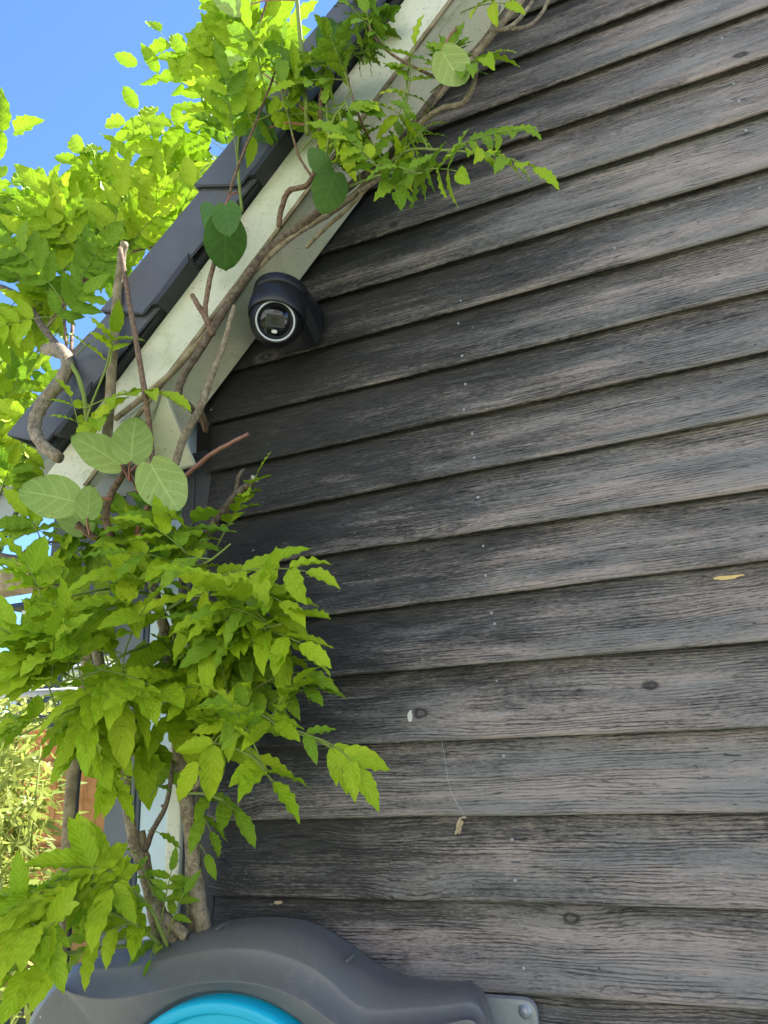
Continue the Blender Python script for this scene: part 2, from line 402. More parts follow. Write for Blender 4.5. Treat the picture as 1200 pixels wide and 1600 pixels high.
# ------------------------------------------------------------------ ground
def sheet(name, x0, x1, y0, y1, z, mat):
    bm = bmesh.new()
    vs = [bm.verts.new(p) for p in ((x0, y0, z), (x1, y0, z), (x1, y1, z), (x0, y1, z))]
    bm.faces.new(vs); o = obj(name, bm, mat); o['kind'] = 'structure'; return o
sheet('ground', -300, 300, -300, 300, 0.0, MT['grass'])
sheet('pavement', -9, 9, -1.9, 1.2, 0.004, MT['paving'])

# ------------------------------------------------------------------ the timber building
A0 = Vector((-0.93, 0, 2.291)); SL = RAD(46.2)
T = Vector((math.cos(SL), 0, math.sin(SL))); N = Vector((-math.sin(SL), 0, math.cos(SL)))
def roofp(s, n, y): return A0 + T*s + N*n + Vector((0, y, 0))
XR = 1.3                                                # ridge
S_END = (XR-A0.x)/T.x
bld = thing('timber_building', 'black stained timber clad building with cream barge board and grey verge caps', 'building', (0.4, 2.0, 0))
EDGES = {0: [(754, 1555), (1200, 1581)], 1: [(325, 1400), (1200, 1423)], 2: [(404, 1282), (1200, 1268)], 3: [(600, 1161), (1200, 1136)],
         4: [(500, 1057), (1200, 1001)], 5: [(500, 962), (1200, 874)], 6: [(513, 865), (1200, 761)], 7: [(500, 782), (1147, 653)],
         8: [(490, 700), (1200, 545)], 9: [(323, 660), (1200, 450)], 10: [(367, 577), (1200, 348)], 11: [(483, 472), (1200, 258)],
         12: [(507, 393), (1200, 169)], 13: [(842, 204), (1200, 85)], 14: [(712, 185), (1200, 6)]}
def edge_z(k):
    if k in EDGES:
        a, b = (at(x, y, 0) for x, y in EDGES[k])
        m = (b.z-a.z)/(b.x-a.x)*0.75
        return lambda x: (a.z+b.z)/2 + m*(x-(a.x+b.x)/2)
    return lambda x: 1.085+0.13*k
def rise(z): return A0.x + ((z-A0.z)*T.x - 0.02)/T.z
rb = random.Random(3)
for k in range(-8, 27):
    lo, hi = edge_z(k), edge_z(k+1)
    zm = lo(-0.3)
    xl = max(-0.887-0.038*(zm-1.21), rise(zm)); xr = min(3.52, 2*XR - rise(zm))
    if xr-xl < 0.15: continue
    bm = bmesh.new(); uvl = bm.loops.layers.uv.new('UVMap')
    H = 0.13
    # (y, v): from the top of the face down to the rounded drip edge and back under
    prof = [(0.0235, 1.12), (0.0175, 0.80), (0.0110, 0.5), (0.0045, 0.22), (0.0022, 0.10), (0.0018, 0.05), (0.0026, 0.016), (0.0050, 0.0), (0.0085, 0.0), (0.0105, 0.13), (0.0300, 0.145)]
    xs = np.arange(xl, xr, 0.035).tolist() + [xr]
    ph = rb.uniform(0, 6.28); q = rb.uniform(0.6, 1.4); off = rb.uniform(-0.0016, 0.0016)
    rings = []
    for x in xs:
        z0, z1 = lo(x), hi(x)
        wv = 0.0011*math.sin(x*5.3*q+ph)+0.0007*math.sin(x*13*q+2*ph)
        rings.append([(bm.verts.new((x, y+off+0.5*wv, z0+(z1-z0)*v+wv*0.8)), v) for y, v in prof])
    for i in range(len(xs)-1):
        for j in range(len(prof)-1):
            q4 = (rings[i][j], rings[i][j+1], rings[i+1][j+1], rings[i+1][j])
            f = bm.faces.new([a[0] for a in q4])
            for lp, (vv, v), x in zip(f.loops, q4, (xs[i], xs[i], xs[i+1], xs[i+1])):
                lp[uvl].uv = (x+11.3*(k+9), v*H if v > 0 else 0.0)
    for e in (rings[0], rings[-1]):
        f = bm.faces.new([a[0] for a in e])
        for lp, (vv, v) in zip(f.loops, e): lp[uvl].uv = (11.3*(k+9), v*H)
    bmesh.ops.recalc_face_normals(bm, faces=bm.faces)
    me = mesh_from(bm)
    # per-board shift of the grain so that no two boards repeat
    ul = me.uv_layers[0].data
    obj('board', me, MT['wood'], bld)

# inner walls (dark) and roof
bm = bmesh.new()
pts = [(-0.90, 0.2), (3.5, 0.2), (3.5, 2.25), (XR, 2.25+2.2*math.tan(SL)), (-0.90, 2.25)]
fr = [bm.verts.new((x, 0.032, z)) for x, z in pts]; bk = [bm.verts.new((x, 4.0, z)) for x, z in pts]
bm.faces.new(fr); bm.faces.new(list(reversed(bk)))
for i in range(5): bm.faces.new((fr[i], bk[i], bk[(i+1) % 5], fr[(i+1) % 5]))
bmesh.ops.recalc_face_normals(bm, faces=bm.faces)
obj('wall_core', flat(bm), MT['shedblack'], bld)
def roof_prism(name, s0, s1, n0, n1, y0, y1, mat, bev=0.0, mirror=False, end_skew=0.0, sm=False):
    """a straight length along the slope, s0..s1, n0..n1 across it"""
    bm = bmesh.new(); vs = []
    for y in (y0, y1):
        for s, n in ((s0, n0), (s1, n0), (s1, n1), (s0-end_skew, n1)):
            p = roofp(s, n, y)
            if mirror: p.x = 2*XR-p.x
            vs.append(bm.verts.new(p))
    for f in ((0, 1, 2, 3), (7, 6, 5, 4), (0, 4, 5, 1), (1, 5, 6, 2), (2, 6, 7, 3), (3, 7, 4, 0)):
        bm.faces.new([vs[i] for i in f])
    bmesh.ops.recalc_face_normals(bm, faces=bm.faces)
    if bev: bmesh.ops.bevel(bm, geom=list(bm.edges), offset=bev, segments=2, affect='EDGES')
    return obj(name, mesh_from(bm, sm), mat, bld)
SM = (XR-A0.x)/T.x
roof_prism('barge_board', -0.36, SM, 0.000, 0.132, -0.150, -0.125, MT['cream'], 0.003)
roof_prism('soffit', -0.10, SM, 0.004, 0.014, -0.1245, -0.001, MT['cream'], 0.0)
roof_prism('soffit_bead', -0.30, SM, -0.004, 0.006, -0.1565, -0.1505, MT['pole'], 0.0)
roof_prism('undercloak', -0.30, SM+0.1, 0.137, 0.160, -0.168, -0.02, MT['tiledark'], 0.002)
roof_prism('roof_slope', -0.30, SM+0.2, 0.165, 0.225, -0.165, 4.2, MT['tiledark'], 0.0)
roof_prism('roof_slope', -0.30, SM+0.2, 0.165, 0.225, -0.165, 4.2, MT['tiledark'], 0.0, mirror=True)
roof_prism('barge_board', -0.36, SM-0.02, 0.000, 0.132, -0.150, -0.125, MT['cream'], 0.003, mirror=True)
for k in range(0, 8):
    s0 = -0.282+0.379*k
    # overlapping cap: the lower end laps outside the one beneath
    bm = bmesh.new(); vs = []
    L = 0.43
    for s, dn, dy in ((s0, 0.0, 0.0), (s0+L, -0.014, 0.017)):
        for n, y in ((0.142, -0.196), (0.142, -0.190), (0.262, -0.190), (0.262, -0.05), (0.274, -0.05), (0.274, -0.196)):
            sk = -0.055*(n-0.142)/0.13 if s == s0 else 0
            vs.append(bm.verts.new(roofp(s+sk, n+dn, y+dy)))
    for i in range(6):
        j = (i+1) % 6; bm.faces.new((vs[i], vs[j], vs[6+j], vs[6+i]))
    for b in (0, 6):
        bm.faces.new([vs[b+i] for i in (0, 1, 2, 5)]); bm.faces.new([vs[b+i] for i in (2, 3, 4, 5)])
    bmesh.ops.remove_doubles(bm, verts=bm.verts, dist=1e-6); bmesh.ops.recalc_face_normals(bm, faces=bm.faces)
    bmesh.ops.bevel(bm, geom=[e for e in bm.edges if len(e.link_faces) == 2 and e.calc_face_angle(0) > 0.5], offset=0.003, segments=2, affect='EDGES')
    cap = obj('verge_cap', mesh_from(bm, False), MT['slate'], bld)
    bm = bmesh.new(); vs = []                               # dark clip under the lap
    for y in (-0.193, -0.06):
        for s, n in ((s0-0.02, 0.128), (s0+0.10, 0.128), (s0+0.12, 0.146), (s0-0.035, 0.146)):
            vs.append(bm.verts.new(roofp(s+0.06, n, y)))
    for f in ((0, 1, 2, 3), (7, 6, 5, 4), (0, 4, 5, 1), (1, 5, 6, 2), (2, 6, 7, 3), (3, 7, 4, 0)): bm.faces.new([vs[i] for i in f])
    bmesh.ops.recalc_face_normals(bm, faces=bm.faces)
    obj('clip', mesh_from(bm, False), MT['tiledark'], cap)
# corner post, eave return
obj('corner_trim', mesh_from(nbox((-1.002, 0.012, 0.2), (-0.966, 0.06, 1.72), 0.004), False), MT['cream'], bld)
obj('corner_board', mesh_from(nbox((-0.9655, 0.0215, 0.2), (-0.885, 0.055, 2.19), 0.003), False), MT['shedblack'], bld)
obj('corner_board', mesh_from(nbox((-1.0025, 0.0205, 1.722), (-0.9660, 0.055, 2.19), 0.003), False), MT['shedblack'], bld)
bm = bmesh.new(); vs = []
for dy in (0.0, 0.012):
    for x, z, y in ((-1.09, 2.135, -0.024), (-0.935, 2.135, -0.024), (-0.935, 2.275, -0.146), (-1.09, 2.142, -0.040)): vs.append(bm.verts.new((x, y+dy, z)))
for f in ((0, 1, 2, 3), (7, 6, 5, 4), (0, 4, 5, 1), (1, 5, 6, 2), (2, 6, 7, 3), (3, 7, 4, 0)): bm.faces.new([vs[i] for i in f])
bmesh.ops.recalc_face_normals(bm, faces=bm.faces)
obj('eave_return', mesh_from(bm, False), MT['cream'], bld)

# screws: one mesh shared by all
sm_ = lathe([(0, 0.0022), (0.0016, 0.0021), (0.0030, 0.0013), (0.0036, 0.0), (0.0036, -0.006)], 12)
bmesh.ops.rotate(sm_, cent=(0, 0, 0), matrix=Matrix.Rotation(RAD(90), 3, 'X'), verts=sm_.verts)
screw_me = mesh_from(sm_); screw_me.materials.append(MT['steel'])
SCREWS = [(738, 678), (741, 715), (747, 777), (748, 815), (755, 853), (759, 900), (768, 958), (773, 975), (776, 1064), (780, 1115), (787, 1181), (791, 1233),
          (800, 1312), (805, 1376), (812, 1443), (818, 1513), (1128, 60), (1137, 89), (1146, 131), (1154, 158), (1165, 204), (1177, 240), (1187, 294), (1084, 42),
          (1118, 15), (725, 640), (727, 600), (722, 556), (720, 470), (716, 505), (960, 388), (666, 408), (340, 818), (396, 860), (330, 640)]
def board_y(p):
    z = p.z
    for k in range(-8, 26):
        a, b = edge_z(k)(p.x), edge_z(k+1)(p.x)
        if a <= z < b:
            v = (z-a)/(b-a); return 0.0015+0.0192*v
    return 0.01
for px, py in SCREWS:
    p = at(px, py, 0.008); p = at(px, py, board_y(p))
    o = obj('screw', screw_me, None, bld, p-Vector((0, 0.0003, 0))); q = rb.uniform(0.6, 1.05); o.scale = (q, 0.7, q)

# ------------------------------------------------------------------ security camera
def orient(bm, origin, zdir, xdir=None):
    z = Vector(zdir).normalized()
    x = Vector(xdir) if xdir is not None else Vector((1, 0, 0))
    x = (x - z*x.dot(z)).normalized(); y = z.cross(x)
    m = Matrix((x, y, z)).transposed().to_4x4(); m.translation = origin
    bmesh.ops.transform(bm, matrix=m, verts=bm.verts); return bm
CB = at(431, 502, -0.125)                                # centre of the ball
AX = Vector((0.10, 0.16, 0.98)).normalized()              # mounting axis, pointing up
camt = thing('security_camera', 'black dome security camera with a pale grey ring round its lens on the clapboards', 'security camera', CB)
def camo_part(name, bm, mat, par=None): return obj(name, mesh_from(bm), mat, par or camt, CB)
R0 = 0.0635
bm = orient(lathe([(0, 0.088), (R0*0.90, 0.088), (R0*0.97, 0.086), (R0, 0.081), (R0, 0.065), (R0*0.985, 0.062), (0.05, 0.062), (0.05, 0.050)], 64), (0, 0, 0), AX)
camo_part('mounting_cap', bm, MT['black'])
bm = orient(lathe([(0.045, 0.058), (R0*0.97, 0.058), (R0*1.0, 0.055), (R0*1.03, 0.038), (R0*1.04, 0.024), (R0*1.03, 0.013), (R0*1.0, 0.006), (0.0610, 0.003), (0.0590, 0.005), (0.054, 0.018)], 64), (0, 0, 0), AX)
camo_part('housing', bm, MT['black'])
LOOK = (EYE + Vector((-0.05, 0, 0.04)) - CB).normalized()
XD = (RT - UP*0.13).normalized()
RB = 0.0585
prof = [(0, -RB)]
for i in range(1, 25):
    a = -math.pi/2 + i*(math.pi/2+math.asin(0.60))/24
    prof.append((RB*math.cos(a), RB*math.sin(a)))
prof += [(0.0462, 0.0362), (0.0452, 0.0366), (0.0440, 0.0340), (0, 0.0340)]
ball = camo_part('ball', orient(lathe(prof, 64), (0, 0, 0), LOOK, XD), MT['black'])
camo_part('ring', orient(lathe([(0.0395, 0.0345), (0.0397, 0.0364), (0.0432, 0.0366), (0.0436, 0.0345)], 64), (0, 0, 0), LOOK, XD), MT['ring'], ball)
camo_part('face_glass', orient(lathe([(0.0388, 0.0335), (0.0388, 0.0348), (0, 0.0350)], 64), (0, 0, 0), LOOK, XD), MT['gloss'], ball)
def rrect(w, h, r, n=5):
    out = []
    for cx, cy, a0 in ((w-r, h-r, 0), (-w+r, h-r, 90), (-w+r, -h+r, 180), (w-r, -h+r, 270)):
        for i in range(n+1):
            a = RAD(a0+90*i/n); out.append((cx+r*math.cos(a), cy+r*math.sin(a)))
    return out
def plate(outline, z0, z1, cx=0, cy=0, bev=0.0, hole=None):
    bm = bmesh.new()
    if hole:
        n = len(outline); R = []
        for z, ol in ((z0, outline), (z1, outline), (z1, hole), (z0, hole)):
            R.append([bm.verts.new((x+cx, y+cy, z)) for x, y in ol])
        for a, b in zip(R, R[1:]+R[:1]):
            for i in range(n): bm.faces.new((a[i], a[(i+1) % n], b[(i+1) % n], b[i]))
    else:
        a = [bm.verts.new((x+cx, y+cy, z0)) for x, y in outline]; b = [bm.verts.new((x+cx, y+cy, z1)) for x, y in outline]
        n = len(a); top = bm.faces.new(b); bm.faces.new(list(reversed(a)))
        for i in range(n): bm.faces.new((a[i], a[(i+1) % n], b[(i+1) % n], b[i]))
        if bev: bmesh.ops.bevel(bm, geom=list(top.edges), offset=bev, segments=2, affect='EDGES')
    bmesh.ops.recalc_face_normals(bm, faces=bm.faces); return bm
# a plate's x runs along XD, its y along LOOK x XD (upwards in view)
def face_part(name, bm, mat, par): return obj(name, mesh_from(orient(bm, (0, 0, 0), LOOK, XD), False), mat, par, CB)
win = face_part('lens_bezel', plate(rrect(0.0205, 0.0135, 0.002), 0.0347, 0.0364, 0, 0.001, 0, rrect(0.0188, 0.0118, 0.0014)), MT['lensgrey'], ball)
face_part('lens_window', plate(rrect(0.0188, 0.0118, 0.0014), 0.0340, 0.0354, 0, 0.001), MT['windowgrey'], ball)
bm = lathe([(0.0088, 0.0355), (0.0088, 0.0362), (0.0072, 0.0362), (0.0066, 0.0358), (0.0034, 0.03575), (0.0030, 0.0366), (0.0012, 0.0366), (0.0, 0.0362)], 40)
bmesh.ops.translate(bm, verts=bm.verts, vec=(-0.001, 0.001, 0)); face_part('lens', bm, MT['gloss'], ball)
face_part('lamp', plate(rrect(0.0062, 0.0037, 0.0035), 0.0345, 0.0366, -0.0005, -0.0225, 0.0006), MT['lamp'], ball)
face_part('label_strip', plate(rrect(0.0065, 0.0022, 0.0006), 0.0345, 0.0353, 0.0005, 0.0205), MT['lensgrey'], ball)
# wall bracket: a wedge from the wall out to the cap
hull = bmesh.new()
for px, py in ((466, 452), (482, 456), (496, 474), (503, 487), (502, 525), (494, 537), (478, 544), (440, 552), (420, 520)):
    for Y in (-0.003, -0.020): hull.verts.new(at(px+1, py, Y)-CB)
ax = AX; xx = Vector((1, 0, 0)); xx = (xx-ax*xx.dot(ax)).normalized(); yy = ax.cross(xx)
for i in range(24):
    a = 2*math.pi*i/24
    hull.verts.new(ax*0.056+(xx*math.cos(a)+yy*math.sin(a))*R0*0.96)
    hull.verts.new(ax*0.040+(xx*math.cos(a)+yy*math.sin(a))*R0*0.80)
r = bmesh.ops.convex_hull(hull, input=hull.verts)
bmesh.ops.delete(hull, geom=[v for v in hull.verts if not v.link_faces], context='VERTS')
bmesh.ops.bevel(hull, geom=[e for e in hull.edges if len(e.link_faces) == 2 and e.calc_face_angle(0) > 0.6], offset=0.003, segments=2, affect='EDGES')
obj('wall_bracket', mesh_from(hull, False), MT['black'], camt, CB)

# ------------------------------------------------------------------ hose reel on the wall
REEL0 = Vector((-0.62, 0.0, 0.72))
reel = thing('hose_reel', 'dark grey wall mounted hose reel with a cyan front disc', 'hose reel', REEL0)
def outline(px, Y, zb, n=72):
    """top edge surveyed at Y, closed with straight flanks and a rounded bottom at zb"""
    P = crom([at(x, y, Y) for x, y in px], 8)
    # arc length resample
    d = [0.0]
    for a, b in zip(P, P[1:]): d.append(d[-1]+(b-a).length)
    def samp(t):
        t *= d[-1]; i = 0
        while i < len(d)-2 and d[i+1] < t: i += 1
        f = (t-d[i])/max(1e-9, d[i+1]-d[i]); return P[i].lerp(P[i+1], f)
    top = [samp(i/(n-1)) for i in range(n)]
    l, r_ = top[0], top[-1]
    right = [Vector((r_.x+0.012*math.sin(math.pi*i/8), Y, r_.z+(zb-r_.z)*i/8)) for i in range(1, 9)]
    bot = [Vector((r_.x+(l.x-r_.x)*i/24, Y, zb-0.05*math.sin(math.pi*i/24))) for i in range(1, 24)]
    left = [Vector((l.x-0.03*math.sin(math.pi*i/8), Y, zb+(l.z-zb)*i/8)) for i in range(0, 8)]
    return top+right+bot+left
C1 = [(47, 1600), (71, 1556), (95, 1529), (125, 1509), (169, 1485), (215, 1473), (262, 1466), (310, 1452), (355, 1441), (410, 1437), (460, 1441), (505, 1457), (545, 1484), (580, 1511), (620, 1530), (670, 1539), (715, 1541), (742, 1546), (754, 1562), (768, 1604)]
C2 = [(42, 1608), (66, 1563), (92, 1535), (126, 1515), (185, 1512), (240, 1503), (300, 1489), (345, 1482), (395, 1483), (440, 1492), (480, 1508), (515, 1531), (545, 1560), (575, 1577), (640, 1575), (700, 1570), (738, 1565), (756, 1582), (764, 1612)]
C3 = [(40, 1618), (63, 1574), (90, 1542), (112, 1552), (155, 1561), (205, 1558), (262, 1546), (310, 1537), (355, 1534), (400, 1538), (440, 1550), (476, 1567), (506, 1588), (530, 1606), (560, 1622), (630, 1610), (700, 1600), (735, 1592), (748, 1604), (754, 1624)]
def ol(c, YY, zb): return outline(c, YY, zb)
b1, b2, b3 = ol(C1, -0.090, 0.52), ol(C2, -0.160, 0.51), ol(C3, -0.192, 0.52)
def lerp(p, q, f, dz=0.0): return [x.lerp(y, f)+Vector((0, 0, dz)) for x, y in zip(p, q)]
def setY(p, Y): return [Vector((v.x, Y, v.z)) for v in p]
rings = [setY(b1, -0.030), setY(b1, -0.080), lerp(b1, b2, 0.12, 0.002), lerp(b1, b2, 0.45, 0.010), lerp(b1, b2, 0.80, 0.007), lerp(b1, b2, 0.94, 0.0025),
         b2, lerp(b2, b3, 0.12, -0.005), lerp(b2, b3, 0.5, -0.006), lerp(b2, b3, 0.88, -0.001), b3]
bm = bmesh.new()
# front face: stepped rim towards the round opening of the disc
DC = at(349, 1885, -0.184); DC = Vector((DC.x, -0.184, DC.z))
def toward(p, f, Y):
    q = p.lerp(Vector((DC.x, Y, DC.z)), f); q.y = Y; return q
rin = []
for p in rings[-1]:
    d = (Vector((p.x, 0, p.z))-Vector((DC.x, 0, DC.z))).normalized()
    rin.append(d)
RD = (at(349, 1556, -0.194)-at(349, 1885, -0.194)).length
fr1 = [Vector((DC.x, -0.178, DC.z))+d*(RD+0.013) for d in rin]
fr0 = [a.lerp(b, 0.12) for a, b in zip(rings[-1], fr1)]
fr2 = [Vector((DC.x, -0.176, DC.z))+d*(RD+0.004) for d in rin]
fr3 = [Vector((DC.x, -0.15, DC.z))+d*(RD+0.003) for d in rin]
allr = rings+[fr0, fr1, fr2, fr3]
V = [[bm.verts.new(p-REEL0) for p in rg] for rg in allr]
n = len(V[0])
for a, b in zip(V, V[1:]):
    for i in range(n): bm.faces.new((a[i], a[(i+1) % n], b[(i+1) % n], b[i]))
bm.faces.new(V[0]); bm.faces.new(V[-1])
cr = bm.edges.layers.float.new('crease_edge')
for ri, cv in ((6, 0.8), (10, 0.9)):
    for i in range(n):
        e = bm.edges.get((V[ri][i], V[ri][(i+1) % n]))
        if e: e[cr] = cv
bmesh.ops.recalc_face_normals(bm, faces=bm.faces)
casing = obj('casing', mesh_from(bm), MT['reel'], reel, REEL0)
ss = casing.modifiers.new('subd', 'SUBSURF'); ss.levels = 2; ss.render_levels = 2
def disc(prof): return orient(lathe(prof, 96), (0, 0, 0), (0, -1, 0))
dprof = [(0, 0.005), (RD*0.6, 0.005), (RD*0.80, 0.0045), (RD*0.86, 0.003), (RD*0.905, 0.0005), (RD*0.918, 0.0015), (RD*0.926, 0.009), (RD*0.935, 0.0115), (RD*0.975, 0.0115), (RD*0.990, 0.009), (RD, 0.003), (RD, -0.02)]
obj('front_disc', mesh_from(disc(dprof)), MT['cyan'], reel, DC)
# moulded ribs and drain hole
for (px, py, Y, ang) in ((348, 1447, -0.115, 0.7), (549, 1496, -0.118, -0.95)):
    c = at(px, py, Y); bm = bmesh.new()
    bmesh.ops.create_uvsphere(bm, u_segments=16, v_segments=10, radius=1.0)
    bmesh.ops.transform(bm, matrix=Matrix.Rotation(ang, 4, 'Y') @ Matrix.Diagonal((0.0045, 0.022, 0.004, 1)), verts=bm.verts)
    obj('rib', mesh_from(bm), MT['reel'], casing, c)
hc = at(73, 1574, -0.178)
obj('hole', mesh_from(disc([(0, -0.001), (0.0075, -0.001), (0.009, 0.001), (0.0105, -0.001), (0.0105, -0.01)])), MT['gloss'], casing, hc)
# swivel bracket
bx0, bx1 = at(742, 1570, -0.03), at(838, 1570, -0.03); bz = at(800, 1559, -0.03).z
cx, hw = (bx0.x-0.06+bx1.x)/2, (bx1.x-bx0.x+0.06)/2
def toY(bm, c): return orient(bm, c, (0, -1, 0), (1, 0, 0))
br = obj('wall_bracket', mesh_from(toY(plate(rrect(hw, 0.10, 0.018), 0, 0.010, 0, 0, 0.002), (0, 0, 0)), False), MT['galv'], reel, (cx, -0.022, bz-0.10))
br.location.z += 0.0
obj('raised_rim', mesh_from(toY(plate(rrect(hw, 0.10, 0.018), 0.0102, 0.014, 0, 0, 0, rrect(hw-0.007, 0.093, 0.013)), (0, 0, 0)), False), MT['galv'], br, (cx, -0.022, bz-0.10))
obj('web_plate', mesh_from(toY(plate(rrect(hw-0.028, 0.093, 0.008), 0.0102, 0.0125, -0.019, 0, 0.001), (0, 0, 0)), False), MT['galv'], br, (cx, -0.022, bz-0.10))
bc = at(821, 1580, -0.034)
obj('bolt', mesh_from(disc([(0, 0.0075), (0.0035, 0.007), (0.0042, 0.006), (0.0055, 0.0065), (0.0066, 0.006), (0.0070, 0.003), (0.0105, 0.0025), (0.0112, 0.001), (0.0112, -0.004)])), MT['steel'], br, bc)

# ------------------------------------------------------------------ porch left of the corner
porch = thing('glazed_porch', 'grey framed glazed porch with a pale blue panel beside the timber wall', 'porch', (-1.4, 0.1, 0))
def pxx(px, Y): return at(px, 1310, Y).x
xa, xb, xc = pxx(160, 0.03), pxx(206, 0.03), pxx(216, 0.05)
obj('panel', mesh_from(nbox((xb+0.0125, 0.037, 0.1), (-1.003, 0.075, 2.30), 0.003), False), MT['paleblue'], porch)
obj('frame_post', mesh_from(nbox((xa, 0.03, 0.1), (xb, 0.062, 2.30), 0.004), False), MT['greypaint'], porch)
obj('frame_edge', mesh_from(nbox((xb+0.0005, 0.034, 0.1), (xb+0.012, 0.062, 2.30), 0.002), False), MT['darkgrey'], porch)
xp = pxx(72, 0.06)
obj('pane', mesh_from(nbox((xp, 0.062, 0.62), (xa-0.001, 0.066, 1.72), 0.0), False), MT['glass'], porch)
obj('frame_rail', mesh_from(nbox((xp, 0.035, 0.5), (xa-0.001, 0.10, 0.615), 0.003), False), MT['greypaint'], porch)
gz1 = at(90, 684, -0.05).z
bm = bmesh.new(); prof = [(0.02, gz1), (-0.052, gz1+0.002), (-0.062, gz1-0.008), (-0.052, gz1-0.020), (-0.056, gz1-0.060), (-0.035, gz1-0.085), (0.02, gz1-0.09)]
ra, rb_ = [[bm.verts.new((x, y, z+0.0)) for y, z in prof] for x in (-2.9, -1.13)]
m = len(prof)
for i in range(m-1): bm.faces.new((ra[i], ra[i+1], rb_[i+1], rb_[i]))
bm.faces.new(ra); bm.faces.new(rb_); bmesh.ops.recalc_face_normals(bm, faces=bm.faces)
obj('gutter', mesh_from(bm, False), MT['gutter'], porch)
obj('transom', mesh_from(nbox((at(90, 800, 0.09).x, 0.080, 1.722), (-1.003, 0.10, gz1-0.10), 0.003), False), MT['darkgrey'], porch)
obj('fascia', mesh_from(nbox((-2.9, 0.022, gz1-0.16), (-1.03, 0.05, gz1-0.02), 0.002), False), MT['gutter'], porch)
obj('downpipe', (lambda b: (tube_bm(b, [Vector((-1.04, 0.0, z)) for z in (2.14, 1.9, 1.85)], [0.016], 14), b)[1])(bmesh.new()), MT['gutter'], porch)

# ------------------------------------------------------------------ plants
LV_ = {}
def leaf_me(seed, W=0.40, fold=0.28, droop=0.16, wave=0.045, nw=4.5, nu=18, shape='wist'):
    rr = random.Random(seed); bm = bmesh.new(); ul = bm.loops.layers.uv.new('UVMap')
    ph1, ph2 = rr.uniform(0, 6.28), rr.uniform(0, 6.28); tw = rr.uniform(-0.25, 0.25); side = rr.uniform(-0.10, 0.10)
    cols = (-1.0, -0.5, 0.0, 0.5, 1.0) if shape != 'kiwi' else (-1.0, -0.7, -0.35, 0.0, 0.35, 0.7, 1.0)
    g = []
    for i in range(nu):
        u = i/(nu-1)
        if shape == 'wist':
            w = W*0.5*math.sin(math.pi*min(1.0, u)**0.72)**0.72
            if u > 0.80: w = max(w*(1-(u-0.80)*2.2), W*0.13*(1-u)/0.2)
        elif shape == 'kiwi':
            w = W*0.5*(math.sqrt(max(0, 1-((u-0.44)/0.56)**2))**0.9)*(1-0.28*max(0, u-0.55)**1.0/0.45*(1.0 if u > 0.55 else 0))
        else:
            w = W*0.5*(math.sin(math.pi*min(1, u**0.6)))**0.8
        row = []
        for c in cols:
            ph = ph1 if c < 0 else ph2
            wv = wave*abs(c)**1.6*math.sin(2*math.pi*nw*u+ph)*(0.35+0.65*math.sin(math.pi*u))
            ww = w*(1+(0.012 if shape == 'kiwi' else 0.055)*abs(c)*math.cos(2*math.pi*nw*u+ph))
            y = c*ww; z = fold*abs(y)-droop*u*u+wv*W*2.0 + tw*y*u
            x = u
            if shape == 'kiwi': x = u - 0.10*(1-u)**4*math.sin(math.pi*abs(c))**1.0 + 0.04*u*(1-abs(c)); z = fold*abs(y)*0.7-droop*u*u+wv*0.6+tw*y*u - 0.25*y*y
            y += side*u*u
            row.append((bm.verts.new((x, y, z)), (u, c*0.5+0.5)))
        g.append(row)
    for i in range(nu-1):
        for j in range(len(cols)-1):
            q = (g[i][j], g[i+1][j], g[i+1][j+1], g[i][j+1])
            f = bm.faces.new([a[0] for a in q])
            for lp, a in zip(f.loops, q): lp[ul].uv = a[1]
    bmesh.ops.remove_doubles(bm, verts=bm.verts, dist=1e-5)
    return mesh_from(bm)
rl = random.Random(11)
def variants(n, mat, **kw):
    out = []
    for i in range(n):
        k = dict(W=rl.uniform(0.37, 0.46), fold=rl.uniform(0.1, 0.5), droop=rl.uniform(0.02, 0.32), wave=rl.uniform(0.030, 0.065), nw=rl.uniform(3.6, 5.2))
        k.update({a: (rl.uniform(*b) if isinstance(b, tuple) else b) for a, b in kw.items()})
        me = leaf_me(rl.random(), **k); me.materials.append(mat); out.append(me)
    return out
LEAF = {'y': variants(9, MT['leaf']), 'd': variants(9, MT['leafd']),
        'k': variants(5, MT['kiwi'], shape='kiwi', nu=24, W=(0.72, 0.96), fold=(0.05, 0.45), droop=(0.05, 0.38), wave=(0.010, 0.03), nw=2.3),
        'b': variants(4, MT['bamboo'], shape='lance', W=(0.10, 0.14), fold=(0.1, 0.3), droop=(0.1, 0.5), wave=0.0, nu=9)}

